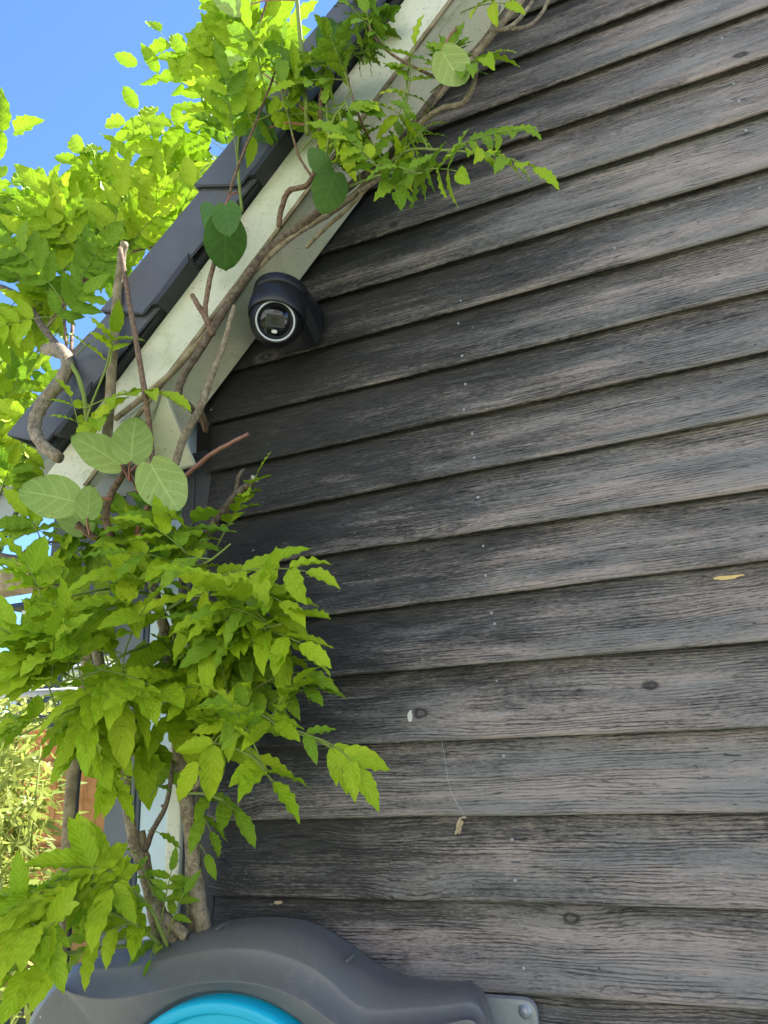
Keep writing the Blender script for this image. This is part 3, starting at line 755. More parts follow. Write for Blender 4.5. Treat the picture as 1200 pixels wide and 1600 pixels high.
def frame_mat(x, n):
    x = x.normalized(); z = (n-x*n.dot(x)).normalized(); y = z.cross(x)
    return Matrix((x, y, z)).transposed()
def put_leaf(me, parent, P, d, n, size, name='leaflet'):
    o = bpy.data.objects.new(name, me); COL.objects.link(o)
    m = (frame_mat(d, n) @ Matrix.Diagonal((size, size, size))).to_4x4()
    m.translation = P-wloc(parent)
    o.parent = parent; o.matrix_local = m
    return o
COUNT = {}
def spray(plant, B, E_, pairs, L, kind='y', arch=0.12, ang=52, rnd=rl, hang=0.25, facing=0.55, start=0.28, term=True):
    """one compound leaf: a thin stalk from B to E_ carrying paired leaflets of length L (metres)"""
    B, E_ = Vector(B), Vector(E_); d = E_-B; ln = d.length
    up = Vector((0, 0, 1)); mid = B+d*0.5+up*arch*ln
    path = [B*(1-t)**2+mid*2*t*(1-t)+E_*t*t for t in [i/8 for i in range(9)]]
    bm = bmesh.new(); tube_bm(bm, [p-B for p in path], [0.0017, 0.0009], 5, cap=False)
    st = obj('leaf_stalk', bm, MT['stalk'], plant, B)
    view = (EYE-B).normalized()
    nrm0 = (view*facing+up*(1-facing)*1.5+Vector((rnd.uniform(-.35, .35), rnd.uniform(-.35, .35), rnd.uniform(-.25, .35)))).normalized()
    def pt(t):
        f = t*8; i = min(7, int(f)); return path[i].lerp(path[i+1], f-i), (path[i+1]-path[i]).normalized()
    items = []
    for k in range(pairs):
        t = start+(1-start)*(k+0.3)/(pairs)*0.95
        for sgn in (-1, 1):
            p, td = pt(min(0.99, t+rnd.uniform(-.02, .02))); items.append((p, td, sgn, t))
    if term: items.append((path[-1], (path[-1]-path[-2]).normalized(), 0, 1.0))
    for p, td, sgn, t in items:
        n = (nrm0+Vector((rnd.uniform(-.4, .4), rnd.uniform(-.4, .4), rnd.uniform(-.3, .5)))).normalized()
        side = nrm0.cross(td).normalized()
        a = RAD(ang+rnd.uniform(-14, 14))*sgn
        dd = td*math.cos(a)+side*math.sin(a)
        dd = (dd-up*hang*rnd.uniform(0.0, 1.5)+nrm0*rnd.uniform(-.2, .15)).normalized()
        sz = L*rnd.uniform(0.78, 1.14)*(0.88 if t < 0.45 else 1.0)
        k2 = kind
        if kind == 'm': k2 = 'y' if rnd.random() < 0.55 else 'd'
        put_leaf(rnd.choice(LEAF[k2]), st, p, dd, n, sz)
    COUNT[plant.name] = COUNT.get(plant.name, 0)+len(items)
    return st

def P(pts): return [at(*p) for p in pts]
def stem(plant, pts, r, mat='bark', sides=9, noise=0.05, name='stem', seg=6, rpx=None):
    """woody stem through surveyed points (px, py, Y); r in photo pixels of width"""
    pp = crom(P(pts), seg); rr = random.Random(int(pts[0][0]*7+pts[0][1]))
    k = [w*0.5*mpp(pp[min(len(pp)-1, int(i/(max(1, len(r)-1))*(len(pp)-1)))]) for i, w in enumerate(r)]
    jit = [p+Vector((rr.uniform(-1, 1), rr.uniform(-1, 1), rr.uniform(-1, 1)))*k[0]*0.10 if 0 < i < len(pp)-1 else p for i, p in enumerate(pp)]
    base = jit[0]; bm = bmesh.new(); tube_bm(bm, [p-base for p in jit], k, sides, noise, rr)
    if max(r) > 9:                                               # knobbly nodes
        for _ in range(max(1, len(pp)//12)):
            i = rr.randrange(1, len(pp)-1); q = jit[i]-base
            s = bmesh.ops.create_icosphere(bm, subdivisions=1, radius=k[0]*rr.uniform(0.5, 0.75))
            bmesh.ops.translate(bm, verts=s['verts'], vec=q+Vector((rr.uniform(-1, 1), rr.uniform(-1, 0.3), rr.uniform(-1, 1)))*k[0]*0.65)
    o = obj(name, bm, MT[mat], plant, base); o['_n'] = len(pp); del o['_n']
    return jit
def inpoly(x, y, poly):
    r = False; j = len(poly)-1
    for i in range(len(poly)):
        (xi, yi), (xj, yj) = poly[i], poly[j]
        if (yi > y) != (yj > y) and x < (xj-xi)*(y-yi)/(yj-yi)+xi: r = not r
        j = i
    return r
def pxof(Pw):
    v = Pw-EYE; z = v.dot(FW); return 600+F_PX*v.dot(RT)/z, 800-F_PX*v.dot(UP)/z
def fill(plant, poly, branches, n, lenpx, leafpx, pairs, kind, rnd, bias=(0, 0), spread=180, **kw):
    """sprays grown from random points of the branch paths, kept where the plant is leafy"""
    made = tries = 0
    while made < n and tries < n*40:
        tries += 1
        br_ = rnd.choice(branches); b = br_[rnd.randrange(len(br_))]
        a = RAD(bias[0]+rnd.uniform(-spread, spread)) if bias[1] == 0 else RAD(rnd.gauss(bias[0], bias[1]))
        L = rnd.uniform(*lenpx)*mpp(b)
        e = b+(RT*math.cos(a)+UP*math.sin(a))*L+Vector((0, rnd.uniform(-0.6, 0.45)*L, 0))
        x, y = pxof(e)
        if not inpoly(x, y, poly): continue
        if e.y > -0.02 and e.x > -0.93: e.y = -0.03
        spray(plant, b, e, rnd.choice(pairs), rnd.uniform(*leafpx)*mpp(b), kind, rnd=rnd, **kw); made += 1

# --- wisteria on the corner, lower left
w1 = thing('wisteria', 'bright green wisteria climbing the corner trunk in front of the lower black boards', 'vine', at(316, 1455, -0.12))
t1 = stem(w1, [(320, 1490, -0.10), (316, 1440, -0.10), (305, 1370, -0.10), (297, 1290, -0.10), (286, 1220, -0.10), (280, 1165, -0.10), (268, 1100, -0.10), (263, 1040, -0.11), (258, 990, -0.12), (243, 930, -0.13), (232, 880, -0.14)], [25, 24, 23, 21, 17, 14], 'bark', 12)
stem(w1, [(301, 1480, -0.08), (301, 1440, -0.08), (296, 1380, -0.08), (299, 1300, -0.08), (308, 1200, -0.07), (304, 1140, -0.06)], [16, 15, 14, 15, 16], 'bark', 10)
t3 = stem(w1, [(246, 1490, -0.10), (240, 1430, -0.10), (226, 1365, -0.11), (208, 1310, -0.12), (198, 1240, -0.13), (200, 1170, -0.14), (215, 1100, -0.14), (222, 1040, -0.12)], [19, 19, 17, 15, 14, 12], 'bark', 10)
stem(w1, [(275, 1475, -0.12), (258, 1440, -0.11), (238, 1390, -0.10), (226, 1340, -0.10), (219, 1300, -0.10)], [16, 17, 16, 15], 'bark', 10)
stem(w1, [(292, 1462, -0.13), (272, 1446, -0.13), (258, 1432, -0.13)], [17, 18, 15], 'bark', 10)
stem(w1, [(226, 1330, -0.10), (240, 1295, -0.12), (258, 1262, -0.14), (266, 1225, -0.15), (270, 1190, -0.13)], [10, 8, 6], 'barkd', 7)
stem(w1, [(304, 1232, -0.11), (312, 1222, -0.13), (322, 1205, -0.15)], [8, 7, 5], 'bark', 7)
stem(w1, [(262, 1080, -0.10), (275, 1000, -0.08), (290, 950, -0.06), (280, 880, -0.06), (262, 820, -0.06), (235, 760, -0.08)], [11, 10, 9, 9], 'barkd', 8)
stem(w1, [(150, 1000, -0.16), (154, 1030, -0.16), (166, 1080, -0.15), (190, 1130, -0.14)], [16, 17, 15], 'bark', 9)
sq = stem(w1, [(315, 858, -0.09), (338, 812, -0.11), (365, 778, -0.12), (398, 748, -0.13)], [14, 13, 12, 11], 'barkd', 9)
bm = bmesh.new(); dv = (sq[-1]-sq[-2]).normalized(); tube_bm(bm, [dv*-0.001, dv*0.0012], [0.0095], 10); obj('cut_end', bm, MT['cut'], w1, sq[-1])
t4 = stem(w1, [(355, 800, -0.11), (368, 770, -0.12), (373, 745, -0.13), (382, 733, -0.13)], [8, 7, 6], 'barkd', 7)
w1br = [stem(w1, p, [5, 4, 3], 'stalk', 6, 0.03, seg=8) for p in (
    [(262, 1040, -0.11), (330, 1010, -0.20), (400, 985, -0.26), (440, 975, -0.28)],
    [(262, 1090, -0.10), (330, 1085, -0.18), (400, 1110, -0.24), (440, 1138, -0.26), (478, 1150, -0.26), (522, 1170, -0.26)],
    [(250, 960, -0.12), (300, 930, -0.20), (360, 915, -0.24), (420, 885, -0.25)],
    [(280, 1170, -0.10), (330, 1160, -0.20), (390, 1180, -0.26), (425, 1220, -0.26)],
    [(240, 930, -0.13), (180, 920, -0.24), (120, 930, -0.32), (50, 950, -0.38)],
    [(255, 1000, -0.12), (200, 1020, -0.26), (150, 1050, -0.34), (80, 1070, -0.40)],
    [(215, 1100, -0.14), (170, 1090, -0.26), (110, 1110, -0.34), (30, 1150, -0.40)],
    [(232, 880, -0.14), (270, 890, -0.22), (320, 880, -0.26), (360, 850, -0.26)],
    [(290, 1240, -0.10), (320, 1240, -0.16), (350, 1250, -0.2)])]
r1 = random.Random(21)
def S(plant, bx, by, bY, ex, ey, eY, pairs, lpx, kind='y', **kw):
    b, e = at(bx, by, bY), at(ex, ey, eY)
    return spray(plant, b, e, pairs, lpx*mpp(b), kind, **kw)
S(w1, 338, 855, -0.12, 402, 740, -0.16, 5, 52, arch=0.02, ang=60, hang=0.15, rnd=r1)
S(w1, 330, 905, -0.22, 480, 893, -0.28, 3, 74, arch=0.10, ang=48, rnd=r1, hang=0.1)
S(w1, 350, 925, -0.22, 440, 940, -0.28, 2, 70, rnd=r1)
S(w1, 350, 985, -0.22, 470, 1005, -0.28, 3, 72, rnd=r1)
S(w1, 360, 1010, -0.20, 450, 960, -0.26, 2, 84, rnd=r1, hang=0.1)
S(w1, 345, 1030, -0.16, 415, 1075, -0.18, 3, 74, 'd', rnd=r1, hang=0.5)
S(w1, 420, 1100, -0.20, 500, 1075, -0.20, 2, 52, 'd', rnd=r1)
S(w1, 400, 1075, -0.20, 468, 1050, -0.2, 1, 66, 'd', rnd=r1, hang=0.5)
S(w1, 440, 1138, -0.26, 522, 1170, -0.27, 1, 55, 'd', rnd=r1, hang=0.3, term=False)
S(w1, 478, 1150, -0.26, 560, 1200, -0.27, 3, 72, rnd=r1, hang=0.95, arch=0.2, start=0.5)
S(w1, 385, 1165, -0.24, 428, 1222, -0.26, 2, 80, rnd=r1, hang=0.1, ang=66, arch=0.0, start=0.3)
S(w1, 360, 1120, -0.22, 430, 1130, -0.26, 3, 70, rnd=r1)
S(w1, 300, 1240, -0.12, 370, 1268, -0.16, 2, 56, 'd', rnd=r1, hang=0.5)
S(w1, 305, 1260, -0.12, 330, 1300, -0.14, 1, 50, 'd', rnd=r1, hang=0.6)
S(w1, 312, 1320, -0.10, 322, 1335, -0.10, 0, 42, 'd', rnd=r1)
S(w1, 290, 1090, -0.15, 220, 1075, -0.30, 2, 92, rnd=r1, hang=0.5, ang=60)
S(w1, 215, 1060, -0.28, 150, 1075, -0.34, 2, 95, rnd=r1, hang=0.15)
S(w1, 240, 965, -0.2, 190, 940, -0.30, 2, 92, rnd=r1, hang=0.5)
S(w1, 245, 930, -0.2, 190, 890, -0.28, 2, 84, rnd=r1, hang=0.6)
S(w1, 150, 1200, -0.2, 185, 1235, -0.2, 2, 66, 'y', rnd=r1, hang=0.8)
S(w1, 235, 1245, -0.14, 262, 1215, -0.14, 1, 50, 'd', rnd=r1, hang=0.5)
S(w1, 232, 1298, -0.12, 250, 1302, -0.12, 0, 52, 'd', rnd=r1, hang=0.0)
fill(w1, [(330, 870), (380, 880), (430, 950), (465, 1000), (430, 1060), (430, 1130), (400, 1190), (330, 1200), (270, 1180), (250, 1000), (270, 880)],
     [w1br[i] for i in (0, 1, 2, 3, 7)], 21, (50, 110), (62, 84), (2, 3), 'y', r1, hang=0.14)
fill(w1, [(60, 860), (150, 840), (250, 850), (290, 920), (270, 1100), (200, 1160), (60, 1150), (-20, 1120), (-20, 900)],
     [w1br[i] for i in (4, 5, 6)], 19, (50, 110), (74, 98), (2, 3), 'y', r1, hang=0.12)
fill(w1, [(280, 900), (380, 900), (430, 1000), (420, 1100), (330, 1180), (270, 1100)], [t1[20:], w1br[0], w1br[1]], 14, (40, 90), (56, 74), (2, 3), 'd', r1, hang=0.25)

fill(w1, [(140, 800), (250, 790), (330, 830), (330, 900), (250, 910), (150, 880)], [w1br[7], w1br[3][:20], t1[30:]], 9, (50, 110), (56, 78), (2, 3), 'm', r1, hang=0.12)
fill(w1, [(130, 830), (200, 700), (260, 720), (240, 860)], [w1br[7][:16]], 3, (70, 140), (50, 60), (2, 3), 'd', r1, hang=0.12)

fill(w1, [(60, 1080), (200, 1100), (290, 1130), (290, 1210), (220, 1215), (100, 1190), (0, 1200), (-20, 1100)], [w1br[6], w1br[5], t3[24:]], 10, (50, 100), (66, 90), (2, 3), 'y', r1, hang=0.1)
fill(w1, [(-20, 880), (100, 870), (140, 960), (60, 1040), (-20, 1040)], [w1br[4], w1br[5]], 7, (50, 110), (70, 92), (2, 3), 'y', r1, hang=0.1)
fill(w1, [(300, 930), (420, 900), (500, 960), (480, 1060), (440, 1150), (330, 1150)], [w1br[0], w1br[1], w1br[2]], 9, (60, 120), (66, 86), (2, 3), 'y', r1, hang=0.15)

# --- low wisteria shoots at the bottom left
w2 = thing('wisteria', 'low wisteria shoots in front of the grey porch post above the hose reel', 'vine', at(250, 1480, -0.14))
w2br = [stem(w2, p, [7, 5, 3], 'stalk', 6, 0.03, seg=8) for p in (
    [(262, 1478, -0.14), (235, 1420, -0.18), (200, 1385, -0.22), (160, 1357, -0.26), (100, 1355, -0.3)],
    [(250, 1475, -0.14), (205, 1440, -0.22), (140, 1415, -0.28), (60, 1420, -0.33), (-20, 1430, -0.35)],
    [(240, 1478, -0.14), (170, 1480, -0.22), (90, 1490, -0.3), (20, 1490, -0.34)])]
S(w2, 200, 1385, -0.22, 130, 1345, -0.28, 3, 82, rnd=r1, hang=0.35)
S(w2, 190, 1375, -0.22, 170, 1390, -0.28, 2, 84, rnd=r1, hang=0.8)
S(w2, 150, 1420, -0.28, 30, 1395, -0.34, 4, 84, rnd=r1)
S(w2, 120, 1490, -0.28, 20, 1525, -0.34, 3, 76, rnd=r1)
fill(w2, [(-30, 1380), (60, 1340), (140, 1330), (200, 1370), (210, 1430), (180, 1460), (110, 1500), (50, 1560), (-30, 1560)], w2br, 11, (50, 100), (66, 86), (2, 3), 'y', r1, hang=0.4)
S(w2, 252, 1440, -0.14, 268, 1360, -0.14, 3, 40, 'd', rnd=r1, hang=0.3)
S(w2, 262, 1460, -0.14, 288, 1395, -0.14, 2, 44, 'd', rnd=r1, hang=0.3)
S(w2, 240, 1400, -0.16, 215, 1340, -0.18, 2, 44, 'd', rnd=r1, hang=0.3)
S(w2, 245, 1450, -0.14, 235, 1500, -0.16, 1, 40, 'd', rnd=r1, hang=0.3)

# --- wisteria over the roof, against the sky
w3 = thing('wisteria', 'backlit wisteria foliage above the grey verge caps against the blue sky', 'vine', at(150, 560, -0.10))
stem(w3, [(92, 716, -0.26), (66, 695, -0.26), (54, 665, -0.25), (66, 632, -0.24), (96, 595, -0.22), (106, 566, -0.20), (92, 546, -0.16), (72, 546, -0.10)], [18, 19, 20, 20, 20, 18], 'bark', 12)
k1 = stem(w3, [(72, 546, -0.10), (110, 556, 0.0), (140, 528, 0.05), (180, 500, 0.10)], [15, 12, 10], 'bark', 9)
k2 = stem(w3, [(105, 560, -0.16), (70, 515, -0.12), (35, 468, -0.06), (0, 448, 0.0), (-60, 430, 0.05)], [11, 10, 9, 8], 'barkd', 8)
w3br = [stem(w3, p, [6, 5, 3], 'twig', 6, 0.03, seg=8) for p in (
    [(180, 500, 0.10), (240, 400, 0.20), (300, 330, 0.25), (350, 250, 0.2), (375, 170, 0.1), (390, 80, 0.1), (400, -20, 0.1)],
    [(110, 556, 0.0), (120, 450, 0.15), (150, 370, 0.25), (190, 310, 0.3), (240, 270, 0.3)],
    [(35, 468, -0.06), (50, 400, 0.1), (80, 340, 0.2), (60, 300, 0.25)],
    [(240, 400, 0.20), (260, 330, 0.3), (290, 270, 0.3), (330, 230, 0.3)],
    [(70, 515, -0.12), (130, 440, -0.05), (190, 400, 0.05), (260, 380, 0.1)])]
stem(w3, [(100, 405, 0.0), (100, 480, -0.05), (104, 545, -0.12)], [5, 4], 'twig', 6)
sk = dict(facing=0.85, hang=0.12)
S(w3, 360, 195, 0.12, 250, 50, 0.05, 4, 62, 'y', rnd=r1, ang=46, arch=0.0, **sk)
S(w3, 330, 150, 0.10, 215, 100, 0.05, 2, 52, 'y', rnd=r1, ang=52, arch=0.0, facing=0.8, hang=0.0)
S(w3, 395, 150, 0.10, 330, 60, 0.05, 3, 60, 'y', rnd=r1, ang=50, **sk)
S(w3, 400, 60, 0.10, 350, 15, 0.05, 3, 62, 'y', rnd=r1, ang=50, **sk)
S(w3, 395, 130, 0.10, 430, 40, 0.05, 3, 62, 'y', rnd=r1, ang=50, **sk)
S(w3, 330, 290, 0.2, 195, 195, 0.15, 4, 58, 'y', rnd=r1, ang=50, **sk)
S(w3, 360, 240, 0.2, 270, 195, 0.1, 3, 56, 'y', rnd=r1, ang=55, **sk)
S(w3, 290, 320, 0.25, 160, 235, 0.2, 4, 56, 'y', rnd=r1, ang=50, **sk)
S(w3, 230, 340, 0.28, 120, 255, 0.2, 4, 54, 'y', rnd=r1, ang=52, **sk)
S(w3, 150, 360, 0.28, 50, 285, 0.2, 4, 54, 'y', rnd=r1, ang=52, **sk)
S(w3, 80, 350, 0.25, -10, 270, 0.2, 4, 54, 'y', rnd=r1, ang=52, **sk)
S(w3, 375, 200, 0.12, 310, 170, 0.1, 3, 52, 'y', rnd=r1, **sk)
S(w3, 360, 250, 0.1, 345, 180, 0.02, 3, 50, 'd', rnd=r1, **sk)
S(w3, 420, 150, 0.05, 450, 110, 0.0, 2, 52, 'y', rnd=r1, **sk)
S(w3, 300, 300, 0.2, 215, 170, 0.12, 4, 60, 'y', rnd=r1, ang=42, arch=0.0, facing=0.9, hang=0.0)
S(w3, 200, 330, 0.25, 130, 240, 0.2, 4, 58, 'y', rnd=r1, ang=42, arch=0.0, facing=0.9, hang=0.0)
S(w3, 370, 160, 0.1, 290, 80, 0.05, 4, 62, 'y', rnd=r1, ang=42, arch=0.0, facing=0.9, hang=0.0)
S(w3, -60, 205, 0.2, 22, 205, 0.1, 1, 48, 'y', rnd=r1, ang=85, arch=0.0, start=0.7, facing=0.9, hang=-0.2)
skyp = [(-30, 300), (60, 290), (120, 270), (170, 240), (240, 230), (300, 200), (330, 150), (380, 60), (420, 60), (420, 130), (370, 220), (330, 280), (230, 380), (190, 430), (130, 500), (60, 560), (-30, 560)]
fill(w3, skyp, w3br, 32, (60, 140), (48, 64), (3, 4), 'y', r1, bias=(110, 60), **sk)
w3r = stem(w3, [(375, 170, 0.1), (385, 120, 0.0), (400, 60, -0.1), (420, -10, -0.15)], [5, 4, 3], 'twig', 6, seg=8)
fill(w3, [(320, -10), (480, -10), (480, 120), (420, 200), (360, 260), (330, 150)], [w3r, w3br[0][24:]], 17, (50, 110), (50, 62), (2, 3, 3), 'y', r1, bias=(80, 70), **sk)
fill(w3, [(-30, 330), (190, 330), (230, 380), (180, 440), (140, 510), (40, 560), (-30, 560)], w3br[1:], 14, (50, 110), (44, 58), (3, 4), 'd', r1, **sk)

# --- pergola wisteria at the far left edge
w4 = thing('wisteria', 'leafy wisteria strands at the left edge beside the end of the grey gutter', 'vine', at(-40, 900, -0.1))
lb = stem(w4, [(-80, 858, -0.20), (0, 872, -0.20), (45, 880, -0.20), (75, 895, -0.20), (95, 918, -0.19)], [17, 18, 18, 15], 'barkd', 11)
w4br = [stem(w4, p, [6, 4, 3], 'twig', 6, 0.03, seg=8) for p in (
    [(-60, 860, -0.20), (-30, 760, 0.0), (0, 660, 0.1), (40, 580, 0.15), (90, 500, 0.15)],
    [(-30, 865, -0.20), (-10, 800, -0.15), (30, 700, -0.1), (60, 640, -0.1)],
    [(20, 876, -0.20), (60, 850, -0.15), (110, 845, -0.1), (170, 830, -0.08)])]
fill(w4, [(-30, 560), (60, 540), (100, 600), (40, 640), (30, 700), (60, 700), (30, 760), (-30, 770)], w4br[:2], 20, (50, 100), (46, 60), (2, 3), 'm', r1, **sk)
fill(w4, [(30, 800), (160, 790), (200, 860), (120, 900), (20, 870)], w4br[2:], 7, (40, 90), (66, 84), (2,), 'm', r1)
S(w4, 110, 845, -0.1, 30, 830, -0.1, 2, 84, 'd', rnd=r1)

# --- wisteria along the barge board
w5 = thing('wisteria', 'wisteria stems running up the cream barge board with sprays over the upper black boards', 'vine', at(320, 660, -0.1))
stem(w5, [(322, 664, -0.06), (300, 640, -0.13), (280, 618, -0.17), (288, 585, -0.18), (322, 532, -0.18), (345, 492, -0.18), (385, 432, -0.175), (425, 385, -0.17), (480, 345, -0.17), (545, 292, -0.17), (610, 240, -0.17), (680, 150, -0.17), (760, 60, -0.17), (830, -30, -0.17)], [12, 12, 12, 13, 14, 14, 13, 12, 12, 11], 'barkd', 10)
stem(w5, [(395, 425, -0.165), (455, 370, -0.165), (520, 330, -0.16), (580, 280, -0.165), (650, 190, -0.165), (720, 110, -0.17), (790, 30, -0.17), (840, -30, -0.17)], [10, 10, 11, 11, 12], 'bark', 9)
stem(w5, [(180, 655, -0.165), (260, 590, -0.166), (330, 512, -0.166), (400, 420, -0.166)], [9, 10, 9], 'pole', 8)
stem(w5, [(478, 387, -0.166), (510, 355, -0.165), (550, 320, -0.165), (600, 262, -0.165)], [6, 6], 'pole', 7)
stem(w5, [(560, 300, -0.17), (600, 270, -0.17), (650, 200, -0.18), (690, 170, -0.2), (725, 160, -0.22), (742, 120, -0.22), (736, 95, -0.2), (700, 98, -0.18)], [8, 9, 9, 8], 'bark', 8)
stem(w5, [(332, 525, -0.18), (322, 498, -0.195), (310, 478, -0.20), (300, 461, -0.205)], [11, 9, 8], 'twig', 8)
stem(w5, [(322, 498, -0.195), (322, 470, -0.2), (332, 420, -0.2), (345, 380, -0.2)], [8, 8, 7], 'twig', 7)
stem(w5, [(366, 478, -0.19), (352, 530, -0.19), (330, 590, -0.19), (312, 640, -0.19), (288, 682, -0.19), (270, 740, -0.18)], [7, 9, 11, 13, 12], 'bark', 9)
stem(w5, [(312, 640, -0.185), (318, 655, -0.15), (321, 672, -0.10)], [10, 9], 'twig', 7)
stem(w5, [(770, 40, -0.17), (800, 45, -0.15), (830, 38, -0.12), (850, 15, -0.1), (862, -15, -0.1)], [7, 6, 6], 'bark', 7)
stem(w5, [(780, 10, -0.17), (770, 45, -0.2), (800, 40, -0.18), (830, 5, -0.15), (838, -20, -0.15)], [7, 6], 'bark', 7)
w5br = [stem(w5, p, [5, 4, 3], 'stalk', 6, 0.03, seg=8) for p in (
    [(600, 262, -0.17), (640, 235, -0.25), (700, 235, -0.30), (760, 240, -0.33)],
    [(545, 292, -0.17), (600, 272, -0.25), (660, 270, -0.30)],
    [(520, 315, -0.17), (510, 250, -0.24), (520, 190, -0.28), (540, 160, -0.3)],
    [(650, 195, -0.17), (632, 188, -0.22), (636, 130, -0.25), (642, 80, -0.27)],
    [(700, 130, -0.17), (690, 120, -0.2), (740, 95, -0.24), (780, 80, -0.26)])]
S(w5, 632, 188, -0.22, 648, 70, -0.28, 4, 48, 'm', rnd=r1, arch=0.0, ang=62, hang=0.1)
S(w5, 672, 145, -0.2, 775, 82, -0.28, 4, 50, 'm', rnd=r1, hang=0.35)
S(w5, 700, 238, -0.3, 835, 262, -0.36, 5, 52, 'm', rnd=r1, ang=55, hang=0.2)
S(w5, 700, 235, -0.28, 818, 202, -0.32, 4, 44, 'd', rnd=r1, hang=0.2)
S(w5, 650, 270, -0.28, 715, 268, -0.34, 3, 58, 'm', rnd=r1, hang=0.3)
S(w5, 600, 272, -0.24, 620, 300, -0.28, 2, 44, 'd', rnd=r1, hang=0.7)
S(w5, 720, 20, -0.18, 790, 5, -0.24, 2, 50, 'y', rnd=r1, hang=0.1)
fill(w5, [(480, 150), (560, 130), (640, 160), (680, 220), (680, 280), (600, 280), (560, 230), (500, 190)], [w5br[i] for i in (0, 1, 2)], 13, (40, 90), (38, 52), (2, 3), 'd', r1, hang=0.4)
fill(w5, [(560, 20), (700, -10), (720, 80), (640, 130), (590, 90)], w5br[3:], 4, (40, 80), (38, 48), (2, 3), 'd', r1, hang=0.3)
S(w5, 580, 40, -0.12, 560, 5, -0.18, 3, 44, 'd', rnd=r1)
S(w5, 560, 90, -0.12, 600, 30, -0.18, 3, 44, 'd', rnd=r1)

fill(w3, [(190, 300), (330, 200), (380, 230), (330, 300), (250, 360), (200, 400)], [w3br[0][6:30], w3br[3]], 10, (50, 110), (46, 58), (2, 3), 'y', r1, **sk)
w3v = stem(w3, [(350, 330, -0.22), (372, 260, -0.25), (400, 190, -0.26), (430, 110, -0.26), (445, 30, -0.26)], [5, 4, 3], 'twig', 6, seg=8)
fill(w3, [(310, 120), (400, 30), (480, 20), (490, 140), (440, 220), (390, 270), (330, 290)], [w3v], 9, (50, 110), (46, 60), (2, 3), 'm', r1, **sk)
w5b = [stem(w5, p, [5, 4, 3], 'twig', 6, 0.03, seg=8) for p in (
    [(520, 315, -0.17), (470, 250, -0.22), (450, 180, -0.24), (430, 110, -0.24)],
    [(600, 262, -0.17), (560, 180, -0.24), (540, 110, -0.25), (530, 60, -0.25)],
    [(700, 130, -0.17), (620, 90, -0.22), (580, 50, -0.22), (560, 0, -0.2)])]
fill(w5, [(420, 60), (520, 60), (560, 130), (540, 230), (470, 240), (430, 170)], w5b[:2], 9, (40, 90), (40, 54), (2, 3), 'm', r1, hang=0.3)
fill(w5, [(470, -10), (650, -20), (640, 60), (560, 130), (490, 60)], w5b[1:], 9, (40, 90), (36, 50), (2, 3), 'd', r1, hang=0.4)
fill(w5, [(480, 120), (600, 120), (680, 190), (640, 270), (520, 230)], w5br[1:4], 8, (40, 90), (42, 56), (2, 3), 'm', r1, hang=0.3)

# --- wisteria shoot crossing the barge end, mid left
w6 = thing('wisteria', 'slender upright wisteria stems with a spray crossing the lower end of the barge board', 'vine', at(240, 740, -0.2))
stem(w6, [(243, 790, -0.22), (238, 720, -0.25), (230, 640, -0.27), (214, 540, -0.28), (200, 460, -0.27), (188, 388, -0.24)], [9, 9, 9, 8, 7], 'twig', 8)
stem(w6, [(166, 700, -0.20), (172, 620, -0.205), (180, 500, -0.205), (188, 420, -0.205), (194, 380, -0.205)], [16, 15, 14, 12], 'pole', 10)
stem(w6, [(132, 700, -0.2), (134, 640, -0.21), (126, 600, -0.22), (108, 560, -0.20)], [8, 7, 7], 'stalk', 7)
k6 = stem(w6, [(150, 720, -0.2), (135, 660, -0.22), (170, 560, -0.23), (172, 500, -0.23)], [4, 3], 'stalk', 6)
S(w6, 130, 640, -0.22, 260, 612, -0.28, 3, 66, 'y', rnd=r1, ang=35, hang=0.15)
S(w6, 128, 690, -0.22, 110, 620, -0.24, 2, 46, 'y', rnd=r1)
S(w6, 172, 570, -0.23, 178, 520, -0.25, 2, 46, 'y', rnd=r1)
S(w6, 140, 680, -0.22, 150, 655, -0.26, 2, 60, 'y', rnd=r1, hang=0.4)
S(w6, 120, 555, -0.2, 150, 530, -0.24, 1, 50, 'y', rnd=r1)

# --- kiwi vine with large round leaves
kw = thing('kiwi_vine', 'kiwi vine with large round pale backed leaves at the foot of the barge board', 'vine', at(190, 880, -0.2))
stem(kw, [(190, 900, -0.18), (178, 850, -0.22), (165, 810, -0.24), (172, 775, -0.25), (190, 745, -0.26), (200, 720, -0.26)], [12, 12, 11, 10], 'twig', 8)
stem(kw, [(165, 850, -0.2), (140, 835, -0.24), (120, 818, -0.26)], [11, 11, 10], 'twig', 8)
stem(kw, [(205, 870, -0.18), (215, 830, -0.2), (232, 790, -0.22), (238, 782, -0.22)], [9, 9, 8], 'red', 8)
stem(kw, [(275, 758, -0.2), (300, 735, -0.22), (330, 710, -0.24), (358, 694, -0.25), (388, 678, -0.26)], [8, 8, 7, 6], 'red', 8)
stem(kw, [(262, 860, -0.12), (245, 800, -0.14), (230, 760, -0.18), (205, 735, -0.24)], [12, 12, 10], 'barkd', 8)
rk = random.Random(5)
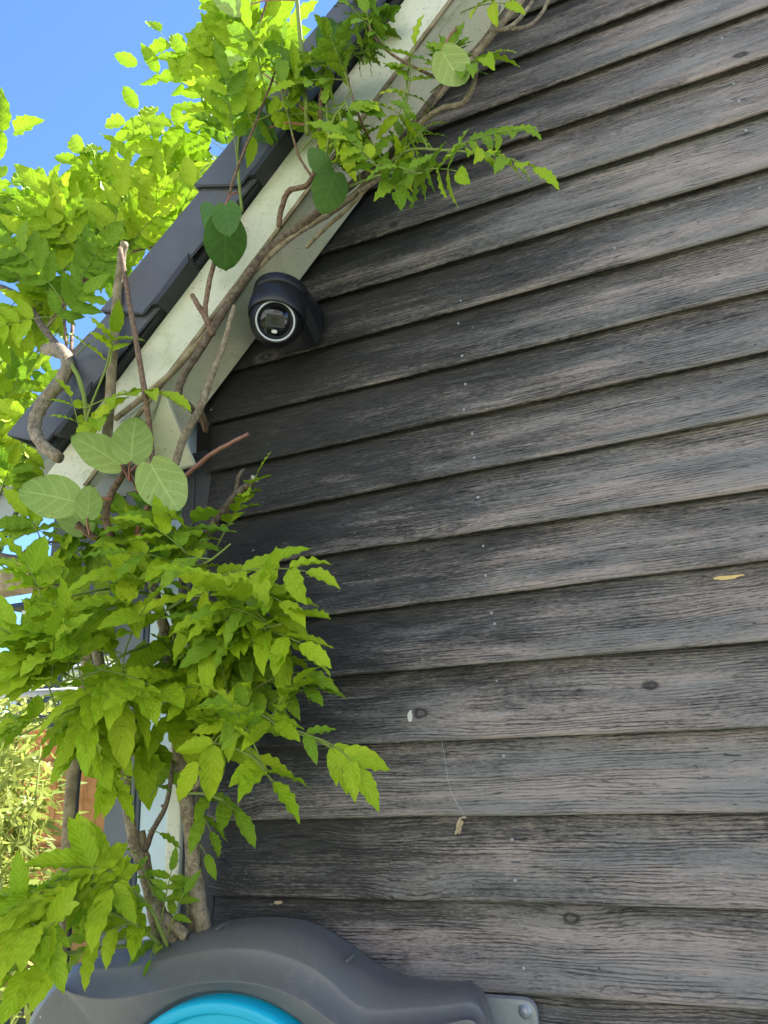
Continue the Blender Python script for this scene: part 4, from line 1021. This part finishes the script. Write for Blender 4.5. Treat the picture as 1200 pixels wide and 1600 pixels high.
def kleaf(plant, cx, cy, Y, ang, size, up_face, node, tilt=0.0):
    """round leaf: (cx, cy) is where the blade meets the petiole; ang = photo direction of the tip"""
    Pb = at(cx, cy, Y); a = RAD(ang)
    d = RT*math.cos(a)+UP*math.sin(a)
    v = (EYE-Pb).normalized()
    d = (d-v*tilt).normalized()
    n = v*(1 if up_face else -1)+Vector((rk.uniform(-.2, .2), rk.uniform(-.1, .1), rk.uniform(-.1, .2)))
    bq = at(*node); pth = [bq, bq.lerp(Pb, 0.5)+Vector((0, -0.004, 0.006)), Pb]
    bm = bmesh.new(); tube_bm(bm, [p-bq for p in crom(pth, 4)], [0.0024, 0.0017], 6)
    st = obj('petiole', bm, MT['petiole'], plant, bq)
    put_leaf(rk.choice(LEAF['k']), st, Pb, d, n, size*mpp(Pb), 'leaf')
kleaf(kw, 188, 726, -0.30, 145, 76, False, (203, 752, -0.27))
kleaf(kw, 205, 720, -0.31, 88, 66, False, (203, 752, -0.27))
kleaf(kw, 235, 724, -0.31, -62, 84, False, (205, 735, -0.27), 0.2)
kleaf(kw, 118, 784, -0.30, 165, 78, False, (175, 780, -0.26))
kleaf(kw, 137, 808, -0.29, 85, 50, False, (140, 835, -0.25))
kleaf(kw, 132, 830, -0.18, 120, 74, False, (135, 834, -0.24))
kleaf(kw, 232, 848, -0.24, 0, 60, True, (212, 835, -0.2), 0.9)
kleaf(kw, 215, 770, -0.2, -20, 44, True, (205, 745, -0.26))
k8 = thing('kiwi_vine', 'kiwi shoots with red petioles and dark round leaves over the upper verge caps', 'vine', at(440, 350, -0.2))
stem(k8, [(435, 355, -0.18), (440, 325, -0.2), (452, 298, -0.21), (478, 290, -0.22), (494, 260, -0.22), (500, 200, -0.22), (502, 150, -0.22), (510, 100, -0.22), (524, 72, -0.22)], [8, 9, 8, 8, 8, 7], 'twig', 8)
stem(k8, [(378, 330, -0.22), (374, 290, -0.22), (372, 230, -0.20), (380, 170, -0.18)], [5, 4], 'stalk', 6)
stem(k8, [(480, 210, -0.22), (478, 160, -0.22), (472, 90, -0.22), (466, 20, -0.22), (462, -30, -0.22)], [8, 8, 7, 6], 'stalk', 7)
kleaf(k8, 526, 36, -0.30, -100, 62, True, (524, 72, -0.23), -0.4)
kleaf(k8, 352, 320, -0.28, -80, 58, True, (372, 300, -0.22), -0.5)
kleaf(k8, 350, 340, -0.27, -85, 76, True, (360, 325, -0.22), 0.3)
kleaf(k8, 336, 342, -0.25, 190, 76, True, (365, 315, -0.22), 1.3)
kleaf(k8, 405, 110, -0.22, 150, 58, False, (478, 175, -0.22))
kleaf(k8, 440, 130, -0.20, 100, 66, True, (478, 165, -0.22))
kleaf(k8, 420, 200, -0.22, 205, 92, True, (478, 195, -0.22), 0.9)
kleaf(k8, 512, 268, -0.25, 130, 44, True, (494, 250, -0.22), -0.3)
kleaf(k8, 524, 270, -0.24, -110, 60, True, (494, 275, -0.22), -0.2)
kleaf(k8, 690, 80, -0.28, -60, 64, False, (720, 40, -0.2), 0.2)
kleaf(k8, 380, 10, -0.1, 130, 74, False, (462, 0, -0.22))

# ------------------------------------------------------------------ pergola pieces at the left
pole = thing('garden_cane', 'weathered round wooden cane with a black cable behind the low wisteria', 'garden cane', at(100, 1520, -0.12))
bm = bmesh.new(); pth = [at(90, 1600, 0.0)*1.0] + P([(97, 1500, 0.0), (103, 1400, 0.0), (112, 1250, 0.0), (124, 1140, 0.0), (150, 940, 0.0)])
b0 = pth[0]; tube_bm(bm, [p-b0 for p in crom(pth, 5)], [0.0165, 0.0155], 14, 0.02); obj('cane', bm, MT['pole'], pole, b0)
bm = bmesh.new(); tube_bm(bm, [p-b0+RT*0.0165+Vector((0, -0.006, 0)) for p in crom(pth, 5)], [0.004], 8); obj('cable', bm, MT['rod'], pole, b0)
beam = tag(obj('pergola_beam', mesh_from(nbox((-1.15, -0.03, -0.026), (0.0, 0.03, 0.026), 0.004), False), MT['beam'], None, at(62, 902, -0.165)), 'weathered sawn timber beam end under the brown vine branch', 'beam')
hoop = bmesh.new(); hp = P([(-40, 900, 0.0), (0, 858, 0.0), (12, 825, 0.0), (26, 800, 0.0), (38, 782, 0.0), (60, 764, 0.01)]); tube_bm(hoop, [p-hp[0] for p in crom(hp, 6)], [0.0055], 8)
tag(obj('black_hose', hoop, MT['rod'], None, hp[0]), 'curved black hose hanging below the grey gutter at the left edge', 'hose')

# ------------------------------------------------------------------ small things on the boards
def flake(name, px, py, w, h, mat, seed, label, cat):
    rr = random.Random(seed); c = at(px, py, 0.006); c = at(px, py, board_y(c)-0.0016); k = mpp(c)
    bm = bmesh.new(); n = 12; top = []; bot = []
    for i in range(n):
        a = 2*math.pi*i/n; q = rr.uniform(0.55, 1.1)
        x, z = math.cos(a)*w*0.5*k*q, math.sin(a)*h*0.5*k*q
        top.append(bm.verts.new((x, -0.0006, z))); bot.append(bm.verts.new((x*1.05, 0.004, z*1.05)))
    bm.faces.new(top); 
    for i in range(n): bm.faces.new((top[i], top[(i+1) % n], bot[(i+1) % n], bot[i]))
    bmesh.ops.recalc_face_normals(bm, faces=bm.faces)
    tag(obj(name, mesh_from(bm, False), MT[mat], None, c), label, cat)
flake('wood_splinter', 1137, 902, 46, 8, 'yellowwood', 2, 'pale yellow splinter of bare wood on a black board near the right edge', 'splinter')
flake('bird_dropping', 641, 1118, 9, 24, 'lamp', 4, 'small white dropping low on the middle of the black boards', 'dropping')
flake('wood_chip', 434, 1410, 15, 6, 'dry', 6, 'small tan wood chip on the board just above the hose reel', 'wood chip')
dl = thing('dry_leaf', 'curled dry tan leaf hanging from a cobweb thread on the boards', 'dry leaf', at(720, 1278, -0.012))
bm = bmesh.new(); q = P([(728, 1277, -0.006), (720, 1278, -0.012), (716, 1287, -0.014), (714, 1298, -0.012)]); tube_bm(bm, [p-q[0] for p in crom(q, 5)], [0.0016, 0.0012, 0.003, 0.0015], 6, 0.2); obj('stalk', bm, MT['dry'], dl, q[0])
for (px, py, a, s) in ((716, 1288, -70, 18), (722, 1282, -100, 14), (714, 1296, -95, 11)):
    p = at(px, py, -0.013); o = put_leaf(LEAF['b'][0].copy(), dl, p, RT*math.cos(RAD(a))+UP*math.sin(RAD(a)), (EYE-p), s*mpp(p), 'blade')
    o.data.materials.clear(); o.data.materials.append(MT['dry']); o.scale = (o.scale[0], o.scale[1]*3, o.scale[2])
bm = bmesh.new(); q = P([(690, 1158, -0.002), (696, 1190, -0.004), (702, 1228, -0.006), (714, 1255, -0.006), (727, 1277, -0.006)]); tube_bm(bm, [p-q[0] for p in crom(q, 5)], [0.00022], 5); obj('thread', bm, MT['silk'], dl, q[0])

# ------------------------------------------------------------------ garden beyond the corner
fence = thing('garden_fence', 'brown slatted fence glimpsed behind the porch glass', 'fence', (-3.6, 2.6, 0))
rf = random.Random(9)
slat = nbox((-0.058, -0.009, 0.05), (0.058, 0.009, 1.66), 0.003); slat_me = mesh_from(slat, False); slat_me.materials.append(MT['brown'])
for i in range(24):
    o = obj('slat', slat_me, None, fence, (-5.0+0.121*i, 2.6+rf.uniform(-.004, .004), rf.uniform(-0.01, 0.01)))
for z in (0.35, 0.86, 1.4): obj('rail', mesh_from(nbox((-5.06, 2.545, z-0.03), (-2.1, 2.588, z+0.03), 0.003), False), MT['orange'], fence)
for x in (-4.6, -2.7): obj('post', mesh_from(nbox((x-0.04, 2.46, 0), (x+0.04, 2.543, 1.72), 0.004), False), MT['orange'], fence)

shed = thing('garden_building', 'dark clad outbuilding with white corner trim far behind the left foliage', 'outbuilding', (-10.0, 8.0, 0))
sh0, sh1 = at(44, 960, 8.0).x, at(110, 960, 8.0).x; shz = at(80, 948, 8.0).z
nb = int((shz-0.3)/0.2)
for i in range(nb): obj('board', mesh_from(nbox((sh0, 7.965, shz-0.2*(i+1)), (sh1, 8.0, shz-0.2*i-0.014), 0.006), False), MT['shedblack'], shed)
obj('wall_core', mesh_from(nbox((sh0+0.01, 8.003, 0.0), (sh1-0.01, 10, shz-0.01), 0.0), False), MT['shedblack'], shed)
for x in (sh0-0.10, sh1-0.002): obj('corner_trim', mesh_from(nbox((x, 7.94, 0), (x+0.10, 8.06, shz), 0.004), False), MT['white'], shed)
obj('roof', mesh_from(nbox((sh0-0.3, 7.7, shz+0.001), (sh1+0.3, 10.2, shz+0.09), 0.01), False), MT['tiledark'], shed)

rail = thing('trellis_rail', 'pale grey horizontal rail among the yellow bamboo leaves', 'rail', at(20, 1050, 0.9))
for (a, b) in (((-80, 1066, 0.9), (170, 1040, 0.9)), ((-80, 1092, 0.9), (120, 1080, 0.9))):
    p0, p1 = at(*a), at(*b); bm = bmesh.new(); tube_bm(bm, [Vector((0, 0, 0)), (p1-p0)*0.5+Vector((0, 0, 0.004)), p1-p0], [0.016], 10, 0.03); obj('bar', bm, MT['gutter'], rail, p0)

def leaf_cloud(name, parent, centres, n, size, kind, rnd, mat, drop=0.4):
    """leaves of one far plant joined into one mesh"""
    vs, fs = [], []
    for _ in range(n):
        c, rad = rnd.choice(centres)
        while True:
            q = Vector((rnd.uniform(-1, 1), rnd.uniform(-1, 1), rnd.uniform(-1, 1)))
            if q.length < 1: break
        p = Vector(c)+Vector((q.x*rad[0], q.y*rad[1], q.z*rad[2]))
        d = Vector((rnd.gauss(0, 1), rnd.gauss(0, 1), rnd.gauss(-drop, 0.6))).normalized()
        s = d.cross(Vector((rnd.gauss(0, 1), rnd.gauss(0, 1), rnd.gauss(0, 1)))).normalized(); L = size*rnd.uniform(0.6, 1.3)
        w = L*(0.085 if kind == 'b' else 0.26); b = len(vs); up = d.cross(s)*L*0.06
        for u, ww in ((0, 0.15), (0.35, 1), (0.75, 0.7)):
            vs += [p+d*L*u-s*w*ww-up*u*u*3, p+d*L*u+s*w*ww-up*u*u*3]
        vs.append(p+d*L-up*3)
        fs += [(b, b+1, b+3, b+2), (b+2, b+3, b+5, b+4), (b+4, b+5, b+6)]
    me = bpy.data.meshes.new(name); me.from_pydata([tuple(v-wloc(parent)) for v in vs], [], fs); me.update()
    uvl = me.uv_layers.new(name='UVMap')
    for lp in me.loops: uvl.data[lp.index].uv = (0.3, 0.25)
    o = obj(name, me, mat, parent, wloc(parent)); o['kind'] = 'stuff'; return o
bam = thing('bamboo', 'sunlit yellow green bamboo in front of the brown fence at the left edge', 'bamboo', (-2.6, 1.5, 0))
rq = random.Random(31); cen = []
for i in range(12):
    y = 1.5+rq.uniform(-.25, .35); x = at(-90+13*i, 1250, y).x+rq.uniform(-.04, .04); h = rq.uniform(1.3, 2.0)
    lean = rq.uniform(-.15, .15)
    bm = bmesh.new(); tube_bm(bm, [Vector((lean*t*t, 0.05*t, h*t)) for t in (0, .25, .5, .75, 1)], [0.008, 0.004], 7); obj('culm', bm, MT['bamboo'], bam, (x, y, 0))
    for t in (0.35, 0.5, 0.65, 0.8, 0.95): cen.append(((x+lean*t*t, y, h*t), (0.17, 0.2, 0.15)))
leaf_cloud('foliage', bam, cen, 3000, 0.12, 'b', rq, MT['bamboo'])
shr = thing('garden_shrub', 'yellow green sunlit shrub above the fence at the left edge', 'shrub', (-4.6, 3.6, 0))
cen = [((-6.2+0.33*i, 3.6+rq.uniform(-.3, .3), rq.uniform(0.8, 2.6)), (0.4, 0.4, 0.34)) for i in range(16)]
for i in range(5): 
    bm = bmesh.new(); tube_bm(bm, [Vector((0, 0, 0)), Vector((rq.uniform(-.2, .2), 0, 0.9)), Vector((rq.uniform(-.5, .5), 0, 1.9))], [0.02, 0.008], 7); obj('branch', bm, MT['barkd'], shr, (-5.8+0.8*i, 3.6, 0))
leaf_cloud('foliage', shr, cen, 6500, 0.085, 's', rq, MT['bamboo'], 0.1)

# ------------------------------------------------------------------ unseen building and planting behind the camera, added to bounce and block light
hs = thing('house', 'tall pale rendered house across the lawn facing the timber wall', 'house', (0, -9.5, 0))
obj('wall', mesh_from(nbox((-13, -13, 0), (13, -8.2, 7.4), 0.01), False), MT['render'], hs)
for x in (-9.5, -4.7, 4.7, 9.5):
    for z in (1.0, 4.2):
        f = obj('window', mesh_from(nbox((x-0.55, -8.22, z), (x+0.55, -8.16, z+1.2), 0.01), False), MT['white'], hs)
        obj('pane', mesh_from(nbox((x-0.48, -8.17, z+0.08), (x+0.48, -8.15, z+1.12), 0.0), False), MT['gloss'], f)
obj('roof', mesh_from(nbox((-13.4, -13.4, 7.405), (13.4, -7.8, 7.6), 0.02), False), MT['tiledark'], hs)  # roof of the added unseen building
hd = thing('hedge', 'clipped dark green hedge along the front of the pale house', 'hedge', (0, -7.2, 0))  # added out of view to darken the low frontal light
bm = bmesh.new(); rh = random.Random(4); nx = 90
rows = []
for i in range(nx+1):
    x = -13+26*i/nx
    rows.append([bm.verts.new((x, -7.2+y+rh.uniform(-.06, .06), max(0, z+rh.uniform(-.07, .07)))) for y, z in ((0.42, 0), (0.45, 0.7), (0.42, 1.35), (0.30, 1.78), (0, 1.86), (-0.3, 1.8), (-0.42, 0.9), (-0.42, 0))])
for p, q in zip(rows, rows[1:]):
    for j in range(7): bm.faces.new((p[j], p[j+1], q[j+1], q[j]))
bmesh.ops.recalc_face_normals(bm, faces=bm.faces)
for v in bm.verts: v.co.y += 7.2
obj('body', bm, MT['hedge'], hd, (0, -7.2, 0))

# ------------------------------------------------------------------ past 300 leaflets on one plant the smallest in view are joined
def join_rest(plant, limit=290):
    ls = [c for st in plant.children for c in st.children if c.name.split('.')[0] == 'leaflet']
    if len(ls) <= limit: return
    def show(o):
        p = wloc(o.parent)+o.matrix_basis.translation; x, y = pxof(p)
        inside = 1 if -40 < x < 1240 and -40 < y < 1640 else 0
        return inside, o.matrix_basis.to_scale().x/(p-EYE).length
    ls.sort(key=show, reverse=True); rest = ls[limit:]
    base = wloc(plant); mats = [MT['leaf'], MT['leafd']]; vs, fs, uvs, mi = [], [], [], []
    for o in rest:
        m = Matrix.Translation(wloc(o.parent)-base) @ o.matrix_basis; b = len(vs); me = o.data; k = mats.index(me.materials[0])
        vs += [m @ v.co for v in me.vertices]
        ul = me.uv_layers[0].data
        for p in me.polygons:
            fs.append([b+i for i in p.vertices]); mi.append(k); uvs += [tuple(ul[l].uv) for l in p.loop_indices]
        bpy.data.objects.remove(o)
    me = bpy.data.meshes.new('foliage'); me.from_pydata(vs, [], fs); ul = me.uv_layers.new(name='UVMap')
    for i, uv in enumerate(uvs): ul.data[i].uv = uv
    for m in mats: me.materials.append(m)
    for p, k in zip(me.polygons, mi): p.material_index = k; p.use_smooth = True
    obj('foliage', me, None, plant, base, 'stuff')
for w in (w1, w2, w3, w4, w5, w6): join_rest(w)
